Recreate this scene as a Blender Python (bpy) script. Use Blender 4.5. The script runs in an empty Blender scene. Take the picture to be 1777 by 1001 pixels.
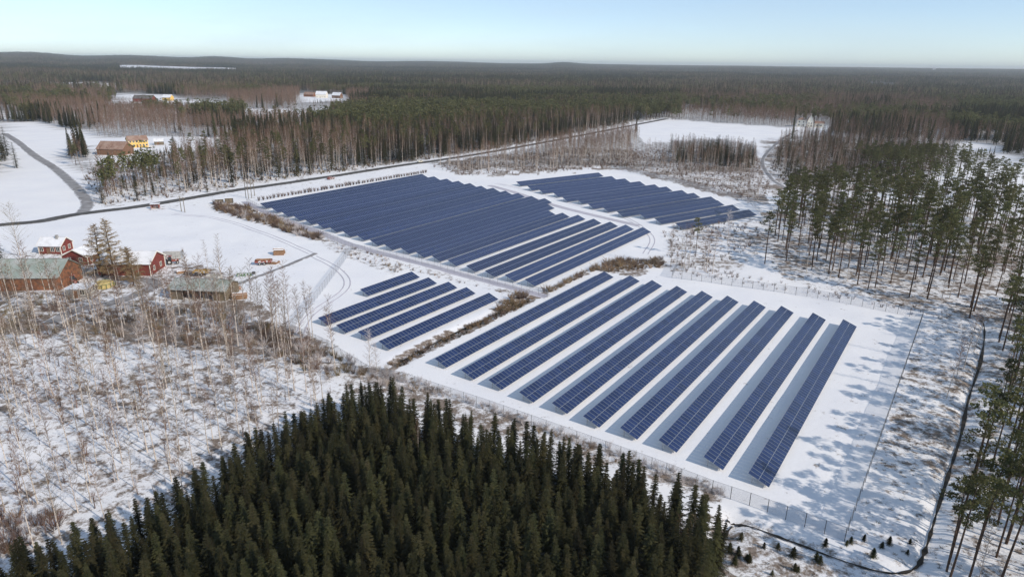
import bpy, math, random
import numpy as np
from mathutils import Vector, Matrix
R = math.radians
random.seed(7); RNG = np.random.default_rng(11)
sc = bpy.context.scene
COL = sc.collection

# ------------------------------------------------------------------ camera, sky, sun
W, H, F, CAMZ = 1777.0, 1001.0, 1150.0, 60.0
YL, YR = 101.0, 122.0
ROLL = math.atan((YR - YL) / W)
PITCH = math.atan((H / 2 - (YL + YR) / 2) * math.cos(ROLL) / F)
SUN_AZ, SUN_EL = R(-34.6), R(32.0)          # direction towards the sun, measured from +x

cam_d = bpy.data.cameras.new('camera'); cam = bpy.data.objects.new('camera', cam_d); COL.objects.link(cam)
cam_d.sensor_width = 36.0; cam_d.lens = 36.0 * F / W; cam_d.clip_start = 1.0; cam_d.clip_end = 60000.0
cam.matrix_world = Matrix.Translation((0, 0, CAMZ)) @ Matrix.Rotation(R(90) - PITCH, 4, 'X') @ Matrix.Rotation(ROLL, 4, 'Z')
sc.camera = cam

world = bpy.data.worlds.new('World'); sc.world = world; world.use_nodes = True
wn = world.node_tree
for n in list(wn.nodes): wn.nodes.remove(n)
sky = wn.nodes.new('ShaderNodeTexSky'); sky.sky_type = 'NISHITA'; sky.sun_disc = False
sky.sun_elevation = SUN_EL; sky.sun_rotation = R(90) - SUN_AZ
sky.air_density = 0.7; sky.dust_density = 0.4; sky.ozone_density = 1.3; sky.altitude = 1000.0
bg = wn.nodes.new('ShaderNodeBackground'); bg.inputs['Strength'].default_value = 0.125
wo = wn.nodes.new('ShaderNodeOutputWorld')
# a thin veil of high cloud over the whole sky
tcw = wn.nodes.new('ShaderNodeTexCoord'); mpw = wn.nodes.new('ShaderNodeMapping'); mpw.inputs['Scale'].default_value = (1.2, 1.2, 7.0)
nzw = wn.nodes.new('ShaderNodeTexNoise'); nzw.inputs['Scale'].default_value = 2.2; nzw.inputs['Detail'].default_value = 7; nzw.inputs['Roughness'].default_value = .58
mrw = wn.nodes.new('ShaderNodeMapRange'); mrw.inputs['From Min'].default_value = .35; mrw.inputs['From Max'].default_value = .7; mrw.inputs['To Min'].default_value = .16; mrw.inputs['To Max'].default_value = .46
mxw = wn.nodes.new('ShaderNodeMix'); mxw.data_type = 'RGBA'; mxw.inputs['B'].default_value = (3.9, 4.75, 5.4, 1)
wn.links.new(tcw.outputs['Generated'], mpw.inputs[0]); wn.links.new(mpw.outputs[0], nzw.inputs['Vector']); wn.links.new(nzw.outputs['Fac'], mrw.inputs['Value']); wn.links.new(mrw.outputs[0], mxw.inputs['Factor'])
wn.links.new(sky.outputs[0], mxw.inputs['A']); wn.links.new(mxw.outputs['Result'], bg.inputs[0]); wn.links.new(bg.outputs[0], wo.inputs[0])

sun_d = bpy.data.lights.new('sun', 'SUN'); sun = bpy.data.objects.new('sun', sun_d); COL.objects.link(sun)
sun_d.energy = 3.0; sun_d.angle = R(0.6); sun_d.color = (1.0, 0.885, 0.75)
sdir = Vector((math.cos(SUN_EL) * math.cos(SUN_AZ), math.cos(SUN_EL) * math.sin(SUN_AZ), math.sin(SUN_EL)))
sun.rotation_euler = sdir.to_track_quat('Z', 'Y').to_euler(); sun.location = (200, -150, 200)

vs = sc.view_settings
vs.view_transform = 'Standard'; vs.look = 'None'; vs.exposure = 0.36; vs.gamma = 1.0; vs.use_curve_mapping = False
sc.cycles.transparent_max_bounces = 16; sc.cycles.max_bounces = 5; sc.cycles.diffuse_bounces = 3
sc.cycles.glossy_bounces = 2; sc.cycles.volume_bounces = 0

# ------------------------------------------------------------------ pixel <-> ground
CR, SR, CP, SP = math.cos(ROLL), math.sin(ROLL), math.cos(PITCH), math.sin(PITCH)
def G(x, y, z=0.0):
    """photo pixel -> point where its ray meets height z"""
    u, v = x - W / 2, H / 2 - y
    uu, vv = CR * u - SR * v, SR * u + CR * v
    dz = -SP + vv / F * CP; dy = CP + vv / F * SP; dx = uu / F
    t = (z - CAMZ) / dz
    return np.array([dx * t, dy * t])
def PROJ(x, y, z=0.0):
    x = np.asarray(x, float); y = np.asarray(y, float)
    dep = y * CP - (z - CAMZ) * SP; up = y * SP + (z - CAMZ) * CP
    dep = np.where(dep < 1, 1, dep)
    uu, vv = F * x / dep, F * up / dep
    u, v = CR * uu + SR * vv, -SR * uu + CR * vv
    return W / 2 + u, H / 2 - v
def inpoly(px, py, poly):
    px = np.asarray(px, float); py = np.asarray(py, float)
    ins = np.zeros(px.shape, bool); n = len(poly)
    for i in range(n):
        x1, y1 = poly[i]; x2, y2 = poly[(i + 1) % n]
        if y1 == y2: continue
        ins ^= ((y1 > py) != (y2 > py)) & (px < (x2 - x1) * (py - y1) / (y2 - y1) + x1)
    return ins
def dist_line(x, y, pts):
    d = np.full(np.shape(x), 1e9)
    for (ax, ay), (bx, by) in zip(pts[:-1], pts[1:]):
        vx, vy = bx - ax, by - ay; L = vx * vx + vy * vy + 1e-9
        t = np.clip(((x - ax) * vx + (y - ay) * vy) / L, 0, 1)
        d = np.minimum(d, np.hypot(x - ax - t * vx, y - ay - t * vy))
    return d
def gp(pts, z=0.0): return [tuple(G(a, b, z)) for a, b in pts]
def smooth_line(pts, n=6):
    P = [np.array(p, float) for p in pts]; out = []
    for i in range(len(P) - 1):
        p0 = P[max(i - 1, 0)]; p1 = P[i]; p2 = P[i + 1]; p3 = P[min(i + 2, len(P) - 1)]
        for k in range(n):
            t = k / n
            out.append(0.5 * (2 * p1 + (p2 - p0) * t + (2 * p0 - 5 * p1 + 4 * p2 - p3) * t * t + (3 * p1 - p0 - 3 * p2 + p3) * t ** 3))
    out.append(P[-1]); return [tuple(p) for p in out]

# value noise for terrain and forest layout
_perm = np.random.default_rng(3).random((256, 256))
def vnoise(x, y):
    xi = np.floor(x).astype(int); yi = np.floor(y).astype(int); fx = x - xi; fy = y - yi
    fx = fx * fx * (3 - 2 * fx); fy = fy * fy * (3 - 2 * fy)
    a = _perm[xi % 256, yi % 256]; b = _perm[(xi + 1) % 256, yi % 256]; c = _perm[xi % 256, (yi + 1) % 256]; d = _perm[(xi + 1) % 256, (yi + 1) % 256]
    return (a * (1 - fx) + b * fx) * (1 - fy) + (c * (1 - fx) + d * fx) * fy
def fbm(x, y, o=3):
    s = 0; a = .5; t = 0
    for k in range(o):
        s = s + a * vnoise(x * 2 ** k + 17.3 * k, y * 2 ** k + 5.1 * k); t += a; a *= .5
    return s / t

DITCH = smooth_line(gp([(1205, 1040), (1218, 1001), (1233, 965), (1255, 930), (1273, 904)]), 4)
DITCH2 = smooth_line(gp([(1262, 896), (1277, 901), (1321, 917), (1387, 941), (1444, 963), (1515, 985), (1560, 990), (1590, 980), (1603, 959), (1616, 921), (1629, 877), (1651, 807), (1669, 749), (1682, 688), (1702, 626), (1709, 573), (1700, 552), (1660, 545)]), 4)
DITCH3 = smooth_line(gp([(690, 628), (760, 590), (830, 556), (890, 530), (915, 520)]), 4)
def T(x, y):
    x = np.asarray(x, float); y = np.asarray(y, float); d = np.hypot(x, y)
    s = np.clip((d - 1600) / 9000, 0, 1); s = s * s * (3 - 2 * s)
    az = np.arctan2(x, np.maximum(y, 1))
    hill = 38 + 34 * fbm(az * 9 + 40, d / 5200 + 3, 3) * np.clip(.75 - az * .55, .2, 1.2)
    for c_, w_, a_ in ((-.66, .05, 26), (-.60, .03, 20), (-.50, .05, 16), (-.40, .03, 14), (-.30, .05, 10), (.07, .02, 12)): hill = hill + 1.9 * a_ * np.exp(-((az - c_) / w_) ** 2)
    z = s * hill + np.clip((d - 1400) / 2500, 0, 1) * 16 * (fbm(x / 900, y / 900, 2) - .5)
    near = np.clip(1 - d / 900, 0, 1)
    z = z + near * .5 * (fbm(x / 9 + 50, y / 9, 2) - .5) * np.where(fieldmask(x, y), .25, 1)
    for L in (DITCH, DITCH2, DITCH3):
        dd = dist_line(x, y, L) if np.any(d < 300) else np.full(np.shape(x), 1e9)
        z = z - .65 * np.exp(-(dd / 1.2) ** 2)
    return z
_uv = (math.cos(R(55.4)), math.sin(R(55.4)))
def ap(x, y): return x * _uv[0] + y * _uv[1], x * _uv[1] - y * _uv[0]
def fieldmask(x, y):
    a, p = ap(np.asarray(x, float), np.asarray(y, float))
    near = (a > 88) & (a < 176) & (p > -90) & (p < -12)
    small = (a > 90) & (a < 141) & (p > -136) & (p < -97)
    main = (a > 148 + (-98 - p) * .139) & (a < 280) & (p > -256) & (p < -92)
    return near | small | main

# ------------------------------------------------------------------ materials
MATS = {}
def mat(name, col, rough=.8, noise=None, spec=.3, var=0.0, metal=0.0, bump=None, coat=0.0):
    if name in MATS: return MATS[name]
    m = bpy.data.materials.new(name); m.use_nodes = True; nt = m.node_tree; b = nt.nodes['Principled BSDF']
    b.inputs['Roughness'].default_value = rough; b.inputs['Specular IOR Level'].default_value = spec; b.inputs['Metallic'].default_value = metal
    b.inputs['Coat Weight'].default_value = coat
    b.inputs['Base Color'].default_value = (*col, 1)
    src = None
    if noise:                                    # (scale, second colour, low, high)
        tc = nt.nodes.new('ShaderNodeTexCoord'); nz = nt.nodes.new('ShaderNodeTexNoise'); nz.inputs['Scale'].default_value = noise[0]; nz.inputs['Detail'].default_value = 5
        nt.links.new(tc.outputs['Object'], nz.inputs['Vector'])
        rp = nt.nodes.new('ShaderNodeMapRange'); rp.inputs['From Min'].default_value = noise[2]; rp.inputs['From Max'].default_value = noise[3]
        nt.links.new(nz.outputs['Fac'], rp.inputs['Value'])
        mx = nt.nodes.new('ShaderNodeMix'); mx.data_type = 'RGBA'; mx.inputs['A'].default_value = (*col, 1); mx.inputs['B'].default_value = (*noise[1], 1)
        nt.links.new(rp.outputs[0], mx.inputs['Factor']); src = mx.outputs['Result']
        if bump:
            bp = nt.nodes.new('ShaderNodeBump'); bp.inputs['Strength'].default_value = bump; nt.links.new(nz.outputs['Fac'], bp.inputs['Height']); nt.links.new(bp.outputs[0], b.inputs['Normal'])
    if var:
        oi = nt.nodes.new('ShaderNodeObjectInfo'); hs = nt.nodes.new('ShaderNodeHueSaturation')
        mr = nt.nodes.new('ShaderNodeMapRange'); mr.inputs['To Min'].default_value = 1 - var; mr.inputs['To Max'].default_value = 1 + var
        mh = nt.nodes.new('ShaderNodeMapRange'); mh.inputs['To Min'].default_value = .5 - var * .06; mh.inputs['To Max'].default_value = .5 + var * .03
        mm = nt.nodes.new('ShaderNodeMath'); mm.operation = 'FRACT'; m7 = nt.nodes.new('ShaderNodeMath'); m7.operation = 'MULTIPLY'; m7.inputs[1].default_value = 7.31
        nt.links.new(oi.outputs['Random'], mr.inputs['Value']); nt.links.new(oi.outputs['Random'], m7.inputs[0]); nt.links.new(m7.outputs[0], mm.inputs[0]); nt.links.new(mm.outputs[0], mh.inputs['Value'])
        nt.links.new(mr.outputs[0], hs.inputs['Value']); nt.links.new(mh.outputs[0], hs.inputs['Hue'])
        if src: nt.links.new(src, hs.inputs['Color'])
        else: hs.inputs['Color'].default_value = (*col, 1)
        src = hs.outputs[0]
    if src: nt.links.new(src, b.inputs['Base Color'])
    MATS[name] = m; return m

def leafmat(name, col, col2, var, trans=.25):
    """foliage: diffuse + a little translucency, colour noise inside the crown, different per tree"""
    m = mat(name, col, .85, (1.1, col2, .35, .65), .15, var)
    nt = m.node_tree; b = nt.nodes['Principled BSDF']; out = nt.nodes['Material Output']
    tr = nt.nodes.new('ShaderNodeBsdfTranslucent'); mx = nt.nodes.new('ShaderNodeMixShader'); mx.inputs[0].default_value = trans
    l = b.inputs['Base Color'].links[0].from_socket; nt.links.new(l, tr.inputs['Color'])
    nt.links.new(b.outputs[0], mx.inputs[1]); nt.links.new(tr.outputs[0], mx.inputs[2]); nt.links.new(mx.outputs[0], out.inputs['Surface'])
    return m

M_SPRUCE = leafmat('spruce_needles', (.027, .031, .013), (.066, .064, .028), .5)
M_PINE = leafmat('pine_needles', (.085, .095, .036), (.145, .142, .062), .35)
M_BARK = mat('dark_bark', (.075, .055, .045), .95, (3, (.03, .024, .02), .4, .6), .1)
M_PBARK = mat('pine_bark', (.12, .075, .05), .95, (2, (.05, .036, .03), .4, .6), .1)
M_BIRCH = mat('birch_bark', (.56, .50, .44), .85, (2.2, (.18, .14, .12), .52, .62), .2, .15)
M_FBARK = mat('grey_birch_bark', (.27, .23, .20), .9, (2.2, (.14, .11, .10), .5, .6), .1, .2)
M_TWIG = mat('birch_twigs', (.180, .118, .080), .9, None, .1, .35)
M_TWIG2 = mat('olive_twigs', (.19, .15, .085), .9, None, .1, .3)
M_LARCH = mat('larch_twigs', (.27, .20, .105), .9, None, .1, .2)
M_TAN = mat('dry_grass', (.27, .20, .125), .95, None, .1, .25)
M_BRUSH = mat('brush_twigs', (.15, .11, .09), .95, None, .1, .3)
M_FROST = mat('frosted_twigs', (.55, .51, .50), .95, None, .1, .15)
M_DARKB = mat('dark_tussock', (.05, .045, .03), .95, None, .1, .35)
M_MUD = mat('wet_mud', (.018, .016, .013), .7, (2, (.05, .04, .03), .4, .7), .25)
M_SNOWM = mat('roof_snow', (.78, .80, .84), .8, (.5, (.62, .64, .67), .45, .75), .2)
M_WHITE = mat('white_paint', (.80, .76, .66), .6)
M_RED = mat('red_wood', (.20, .045, .036), .85, (1.5, (.13, .034, .028), .4, .7))
M_ORANGE = mat('orange_wood', (.27, .115, .06), .9, (.9, (.12, .065, .045), .42, .62))
M_BROWN = mat('brown_wood', (.22, .12, .075), .9, (1.2, (.13, .08, .05), .4, .7))
M_GREYW = mat('grey_wood', (.20, .165, .12), .9, (1.2, (.12, .10, .07), .4, .7))
M_YEL = mat('yellow_wood', (.75, .50, .14), .8, (1.2, (.66, .43, .12), .4, .7))
M_GREENR = mat('green_metal_roof', (.27, .32, .29), .6, (.25, (.40, .42, .41), .42, .62), .3)
M_BROWNR = mat('brown_roof', (.27, .17, .13), .85, (.4, (.36, .26, .21), .4, .65))
M_DARKR = mat('dark_roof', (.10, .09, .09), .8, (.4, (.18, .17, .16), .4, .7))
M_GLASS = mat('window_glass', (.03, .04, .05), .12, None, .6)
M_DARK = mat('dark_inside', (.02, .018, .016), .9)
M_CONC = mat('concrete', (.35, .34, .32), .9, (1, (.26, .25, .24), .4, .7))
M_GALV = mat('galvanised_steel', (.42, .43, .44), .5, (4, (.34, .35, .36), .4, .7), .5, 0, .5)
M_STEEL = mat('dark_steel', (.05, .052, .056), .6, (4, (.09, .09, .09), .4, .7), .4)
M_ALU = mat('aluminium_frame', (.33, .36, .41), .45, (6, (.28, .31, .36), .4, .7), .5, 0, .3)
M_RUB = mat('rubber', (.02, .02, .02), .8)
M_REDP = mat('red_machine_paint', (.24, .07, .05), .6, (1.5, (.55, .52, .52), .52, .6))
M_GRNP = mat('green_machine_paint', (.08, .16, .07), .6, (1.5, (.5, .5, .5), .52, .6))
M_YELP = mat('yellow_machine_paint', (.32, .21, .07), .6, (1.5, (.55, .54, .52), .5, .6))
M_STRAW = mat('straw', (.52, .42, .18), .95, (3, (.38, .30, .13), .4, .7))
M_LOG = mat('log_wood', (.36, .22, .13), .9, (4, (.2, .12, .07), .4, .7), .2, .2)
M_PLAST = mat('grey_plastic', (.5, .5, .48), .6, (2, (.36, .36, .35), .4, .7))

# solar glass: dark blue cells behind glass, thin silver bus lines
def solar_mat():
    m = bpy.data.materials.new('solar_glass'); m.use_nodes = True; nt = m.node_tree; b = nt.nodes['Principled BSDF']
    oi = nt.nodes.new('ShaderNodeObjectInfo'); tc = nt.nodes.new('ShaderNodeTexCoord')
    nz = nt.nodes.new('ShaderNodeTexNoise'); nz.inputs['Scale'].default_value = .6; nt.links.new(tc.outputs['Object'], nz.inputs['Vector'])
    ad = nt.nodes.new('ShaderNodeMath'); ad.operation = 'ADD'; nt.links.new(nz.outputs['Fac'], ad.inputs[0]); nt.links.new(oi.outputs['Random'], ad.inputs[1])
    mr = nt.nodes.new('ShaderNodeMapRange'); mr.inputs['From Min'].default_value = .3; mr.inputs['From Max'].default_value = 1.7
    nt.links.new(ad.outputs[0], mr.inputs['Value'])
    mx = nt.nodes.new('ShaderNodeMix'); mx.data_type = 'RGBA'; mx.inputs['A'].default_value = (.006, .017, .070, 1); mx.inputs['B'].default_value = (.016, .036, .125, 1)
    nt.links.new(mr.outputs[0], mx.inputs['Factor']); nt.links.new(mx.outputs['Result'], b.inputs['Base Color'])
    b.inputs['Roughness'].default_value = .14; b.inputs['IOR'].default_value = 1.5; b.inputs['Specular IOR Level'].default_value = .8
    return m
M_SOLAR = solar_mat()

# chain link: real hole pattern (diamond wires), the rest is open
def mesh_mat():
    m = bpy.data.materials.new('chain_link'); m.use_nodes = True; nt = m.node_tree; b = nt.nodes['Principled BSDF']; out = nt.nodes['Material Output']
    b.inputs['Base Color'].default_value = (.40, .41, .45, 1); b.inputs['Roughness'].default_value = .55; b.inputs['Metallic'].default_value = .3
    tc = nt.nodes.new('ShaderNodeTexCoord'); res = []
    for s in (1, -1):
        mp = nt.nodes.new('ShaderNodeMapping'); mp.inputs['Rotation'].default_value = (0, s * R(45), 0); nt.links.new(tc.outputs['Object'], mp.inputs['Vector'])
        wv = nt.nodes.new('ShaderNodeTexWave'); wv.inputs['Scale'].default_value = 3.2; nt.links.new(mp.outputs[0], wv.inputs['Vector'])
        lt = nt.nodes.new('ShaderNodeMath'); lt.operation = 'GREATER_THAN'; lt.inputs[1].default_value = .955; nt.links.new(wv.outputs['Fac'], lt.inputs[0]); res.append(lt)
    mm = nt.nodes.new('ShaderNodeMath'); mm.operation = 'MAXIMUM'; nt.links.new(res[0].outputs[0], mm.inputs[0]); nt.links.new(res[1].outputs[0], mm.inputs[1])
    tr = nt.nodes.new('ShaderNodeBsdfTransparent'); mx = nt.nodes.new('ShaderNodeMixShader')
    nt.links.new(mm.outputs[0], mx.inputs[0]); nt.links.new(tr.outputs[0], mx.inputs[1]); nt.links.new(b.outputs[0], mx.inputs[2]); nt.links.new(mx.outputs[0], out.inputs['Surface'])
    return m
M_MESH = mesh_mat()

def ground_mat():
    m = bpy.data.materials.new('snowy_ground'); m.use_nodes = True; nt = m.node_tree; b = nt.nodes['Principled BSDF']; N = nt.nodes.new; Lk = nt.links.new
    b.inputs['Roughness'].default_value = .75; b.inputs['Specular IOR Level'].default_value = .25
    tc = N('ShaderNodeTexCoord')
    def noise(s, det=5, rough=.6, stretch=None):
        n = N('ShaderNodeTexNoise'); n.inputs['Scale'].default_value = s; n.inputs['Detail'].default_value = det; n.inputs['Roughness'].default_value = rough
        if stretch:
            mp = N('ShaderNodeMapping'); mp.inputs['Rotation'].default_value = (0, 0, stretch[0]); mp.inputs['Scale'].default_value = stretch[1]; Lk(tc.outputs['Object'], mp.inputs[0]); Lk(mp.outputs[0], n.inputs['Vector'])
        else: Lk(tc.outputs['Object'], n.inputs['Vector'])
        return n.outputs['Fac']
    def rng(v, a, bb, c=0., d=1.):
        r = N('ShaderNodeMapRange'); r.inputs['From Min'].default_value = a; r.inputs['From Max'].default_value = bb; r.inputs['To Min'].default_value = c; r.inputs['To Max'].default_value = d; Lk(v, r.inputs['Value']); return r.outputs[0]
    def attr(nm):
        a = N('ShaderNodeAttribute'); a.attribute_name = nm; return a.outputs['Fac']
    def mul(a, bb, op='MULTIPLY'):
        q = N('ShaderNodeMath'); q.operation = op
        for i, v in enumerate((a, bb)):
            if isinstance(v, float): q.inputs[i].default_value = v
            else: Lk(v, q.inputs[i])
        q.use_clamp = True; return q.outputs[0]
    def mix(f, a, bb):
        q = N('ShaderNodeMix'); q.data_type = 'RGBA'; Lk(f, q.inputs['Factor'])
        for k, v in (('A', a), ('B', bb)):
            if isinstance(v, tuple): q.inputs[k].default_value = (*v, 1)
            else: Lk(v, q.inputs[k])
        return q.outputs['Result']
    snow = mix(rng(noise(.05, 6), .35, .65), (.79, .805, .845), (.85, .86, .88))
    snow = mix(mul(rng(noise(.4, 6, .65, (R(-20), (1, 3, 1))), .58, .75), .35), snow, (.66, .67, .72))
    rough = mul(attr('rough'), rng(noise(.045, 5, .6), .3, .66, .45, 1.3))
    # bare patches where the cover is broken: dry grass, bark, branches
    th = mul(rough, .30)
    n1 = noise(.42, 10, .74); n2 = noise(1.1, 8, .75, (R(35), (1, 2.6, 1)))
    patch = rng(mul(n1, th, 'ADD'), .66, .76); patch2 = rng(mul(n2, th, 'ADD'), .72, .82)
    brown = mix(rng(noise(2.5, 4), .35, .65), (.13, .10, .08), (.30, .25, .21))
    c = mix(mul(patch, rng(rough, .02, .12)), snow, brown)
    c = mix(mul(mul(patch2, rng(rough, .02, .12)), .8), c, brown)
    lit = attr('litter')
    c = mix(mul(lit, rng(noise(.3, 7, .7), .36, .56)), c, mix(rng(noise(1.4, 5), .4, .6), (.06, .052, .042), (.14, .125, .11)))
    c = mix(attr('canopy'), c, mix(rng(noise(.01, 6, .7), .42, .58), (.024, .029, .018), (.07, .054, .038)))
    Lk(c, b.inputs['Base Color'])
    bp = N('ShaderNodeBump'); bp.inputs['Distance'].default_value = .35
    Lk(rng(rough, 0, 1, .12, .75), bp.inputs['Strength']); Lk(noise(.8, 8, .68), bp.inputs['Height']); Lk(bp.outputs[0], b.inputs['Normal'])
    return m
M_GROUND = ground_mat()
def road_mat(name, c1, c2, snow, amt):
    m = mat(name, c1, .8, (.25, c2, .35, .65), .35)
    nt = m.node_tree; b = nt.nodes['Principled BSDF']; src = b.inputs['Base Color'].links[0].from_socket
    at = nt.nodes.new('ShaderNodeAttribute'); at.attribute_name = 'across'
    nz = nt.nodes.new('ShaderNodeTexNoise'); nz.inputs['Scale'].default_value = .5; nz.inputs['Detail'].default_value = 6
    tc = nt.nodes.new('ShaderNodeTexCoord'); nt.links.new(tc.outputs['Object'], nz.inputs['Vector'])
    ad = nt.nodes.new('ShaderNodeMath'); ad.operation = 'ADD'; nt.links.new(at.outputs['Fac'], ad.inputs[0]); nt.links.new(nz.outputs['Fac'], ad.inputs[1])
    mr = nt.nodes.new('ShaderNodeMapRange'); mr.inputs['From Min'].default_value = amt; mr.inputs['From Max'].default_value = amt + .25; nt.links.new(ad.outputs[0], mr.inputs['Value'])
    mx = nt.nodes.new('ShaderNodeMix'); mx.data_type = 'RGBA'; nt.links.new(mr.outputs[0], mx.inputs['Factor']); nt.links.new(src, mx.inputs['A']); mx.inputs['B'].default_value = (*snow, 1)
    nt.links.new(mx.outputs['Result'], b.inputs['Base Color']); return m
M_ASPH = road_mat('wet_asphalt', (.060, .058, .055), (.10, .095, .09), (.55, .54, .54), 1.35)
M_GRAV = road_mat('gravel_track', (.19, .18, .18), (.33, .33, .34), (.70, .71, .75), 1.15)
M_PACK = road_mat('packed_snow', (.52, .51, .57), (.45, .44, .50), (.74, .75, .80), 1.45)

# ------------------------------------------------------------------ mesh helpers
class MB:
    def __init__(s): s.v = []; s.f = []; s.m = []
    def add(s, vs, fs, mi=0):
        o = len(s.v); s.v += [tuple(map(float, p)) for p in vs]; s.f += [tuple(i + o for i in f) for f in fs]; s.m += [mi] * len(fs); return s
    def box(s, x0, x1, y0, y1, z0, z1, mi=0):
        return s.add([(x0, y0, z0), (x1, y0, z0), (x1, y1, z0), (x0, y1, z0), (x0, y0, z1), (x1, y0, z1), (x1, y1, z1), (x0, y1, z1)],
                     [(3, 2, 1, 0), (4, 5, 6, 7), (0, 1, 5, 4), (1, 2, 6, 5), (2, 3, 7, 6), (3, 0, 4, 7)], mi)
    def tube(s, pts, rad, n=6, mi=0, cap=True):
        vs = []; fs = []
        for k, (p, r) in enumerate(zip(pts, rad)):
            p = Vector(p); q = Vector(pts[min(k + 1, len(pts) - 1)]) - Vector(pts[max(k - 1, 0)]); q.normalize()
            a = q.cross(Vector((.31, .9, .12))); a.normalize(); b = q.cross(a)
            for i in range(n):
                t = 2 * math.pi * i / n; vs.append(p + a * (r * math.cos(t)) + b * (r * math.sin(t)))
            if k:
                for i in range(n): fs.append(((k - 1) * n + i, (k - 1) * n + (i + 1) % n, k * n + (i + 1) % n, k * n + i))
        if cap: fs.append(tuple(range(n))[::-1]); fs.append(tuple((len(pts) - 1) * n + i for i in range(n)))
        return s.add(vs, fs, mi)
    def sliver(s, p, d, w, mi=0):
        p = Vector(p); d = Vector(d); a = d.cross(Vector((random.uniform(-1, 1), random.uniform(-1, 1), random.uniform(-1, 1))))
        if a.length < 1e-6: a = Vector((1, 0, 0))
        a.normalize(); a *= w * .5
        return s.add([p - a, p + a, p + d], [(0, 1, 2)], mi)
    def mesh(s, name, mats):
        me = bpy.data.meshes.new(name); me.from_pydata(s.v, [], s.f)
        for m in (mats if isinstance(mats, (list, tuple)) else [mats]): me.materials.append(m)
        if any(s.m): me.polygons.foreach_set('material_index', s.m)
        me.update(); return me
    def obj(s, name, mats, parent=None): return link(bpy.data.objects.new(name, s.mesh(name, mats)), parent)
def link(o, parent=None):
    COL.objects.link(o)
    if parent: o.parent = parent
    return o
def empty(name, x, y, z=0, rz=0):
    o = bpy.data.objects.new(name, None); o.empty_display_size = .5; COL.objects.link(o); o.location = (x, y, z); o.rotation_euler = (0, 0, rz); return o
def tag(o, label=None, cat=None, group=None, kind=None):
    if label: o['label'] = label
    if cat: o['category'] = cat
    if group: o['group'] = group
    if kind: o['kind'] = kind
    return o
def TZ(x, y): return float(T(np.array([x]), np.array([y]))[0])
ORD = 'first second third fourth fifth sixth seventh eighth ninth tenth eleventh twelfth thirteenth fourteenth fifteenth sixteenth seventeenth eighteenth nineteenth twentieth'.split()

# ------------------------------------------------------------------ ground sheet
def axis(a, b, step, grow, end):
    mid = list(np.arange(a, b + .01, step)); hi = []; d = step; p = mid[-1]
    while p < end: d *= grow; p += d; hi.append(p)
    return mid, hi
mx_, hx_ = axis(-130, 125, 1.1, 1.055, 17000)
lo_ = []; d = 1.1; p = -130
while p > -17000: d *= 1.055; p -= d; lo_.append(p)
XS = np.array(lo_[::-1] + mx_ + hx_)
my_, hy_ = axis(52, 215, 1.1, 1.04, 19000)
YS = np.array([-600, -350, -200, -120, -70, -40, -15, 5, 20, 32, 42, 48] + my_ + hy_)
GX, GY = np.meshgrid(XS, YS); GXf, GYf = GX.ravel(), GY.ravel()
GPX, GPY = PROJ(GXf, GYf)
CLEAR = [  # open snow, photo pixels
    [(0, 213), (60, 212), (170, 232), (165, 245), (118, 270), (158, 350), (60, 378), (0, 388)],
    [(150, 238), (300, 238), (405, 240), (400, 258), (290, 262), (240, 290), (160, 288)],
    [(118, 142), (218, 145), (215, 153), (118, 152)], [(202, 162), (305, 165), (312, 180), (200, 180)], [(310, 173), (398, 177), (395, 186), (310, 181)],
    [(520, 162), (602, 165), (600, 177), (520, 177)], [(430, 189), (575, 192), (572, 200), (430, 198)], [(205, 121.5), (414, 124.5), (412, 129), (205, 128)],
    [(1090, 214), (1180, 208), (1228, 212), (1347, 220), (1384, 224), (1362, 238), (1342, 252), (1326, 272), (1316, 285), (1308, 250), (1240, 240), (1160, 246), (1120, 250)],
    [(1655, 244), (1750, 255), (1734, 268), (1675, 264)], [(1728, 268), (1777, 272), (1777, 320), (1735, 306)], [(1376, 215), (1432, 215), (1452, 226), (1385, 240)],
    [(0, 192), (28, 194), (40, 208), (0, 210)], [(1600, 290), (1777, 280), (1850, 345), (1600, 340)], [(1500, 150), (1560, 151), (1556, 155), (1500, 154)], [(880, 168), (960, 169), (955, 174), (880, 173)], [(20, 168), (90, 170), (88, 178), (20, 178)]]
def in_any(px, py, polys):
    r = np.zeros(np.shape(px), bool)
    for p in polys: r |= inpoly(px, py, p)
    return r
ROADS = {
    'main_road': (smooth_line(gp([(-60, 402), (0, 391), (68, 384), (146, 370), (238, 359), (323, 345), (425, 328), (510, 316), (600, 302.5), (685, 289), (770, 277), (855, 263.5), (896, 256), (957, 245), (1020, 233), (1086, 220), (1157, 206.5)]), 5), 6.5, M_ASPH),
    'side_road': (smooth_line(gp([(142, 369), (152, 354), (140, 334), (118, 312), (92, 290), (60, 270), (30, 246), (8, 232)]), 5), 6.0, M_GRAV),
    'farm_track': (smooth_line(gp([(398, 497), (430, 486), (470, 472), (510, 456), (548, 440)]), 5), 2.2, M_GRAV),
    'farm_yard_path': (smooth_line(gp([(90, 560), (130, 540), (185, 528), (235, 512), (270, 496), (255, 486), (215, 484), (165, 478), (140, 468)]), 5), 5.0, M_GRAV),
    'service_track': (smooth_line(gp([(424, 350), (470, 372), (540, 398), (610, 425), (700, 450), (800, 476), (890, 500), (950, 515)]), 5), 3.6, M_PACK),
    'forest_track': (smooth_line(gp([(1384, 226), (1360, 240), (1336, 260), (1323, 280), (1332, 302), (1352, 320), (1390, 334), (1440, 345)]), 5), 3.0, M_GRAV),
    'field_path': (smooth_line(gp([(850, 322), (900, 336), (960, 356), (1040, 376), (1110, 392)]), 4), 4.0, M_PACK),
}
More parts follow.
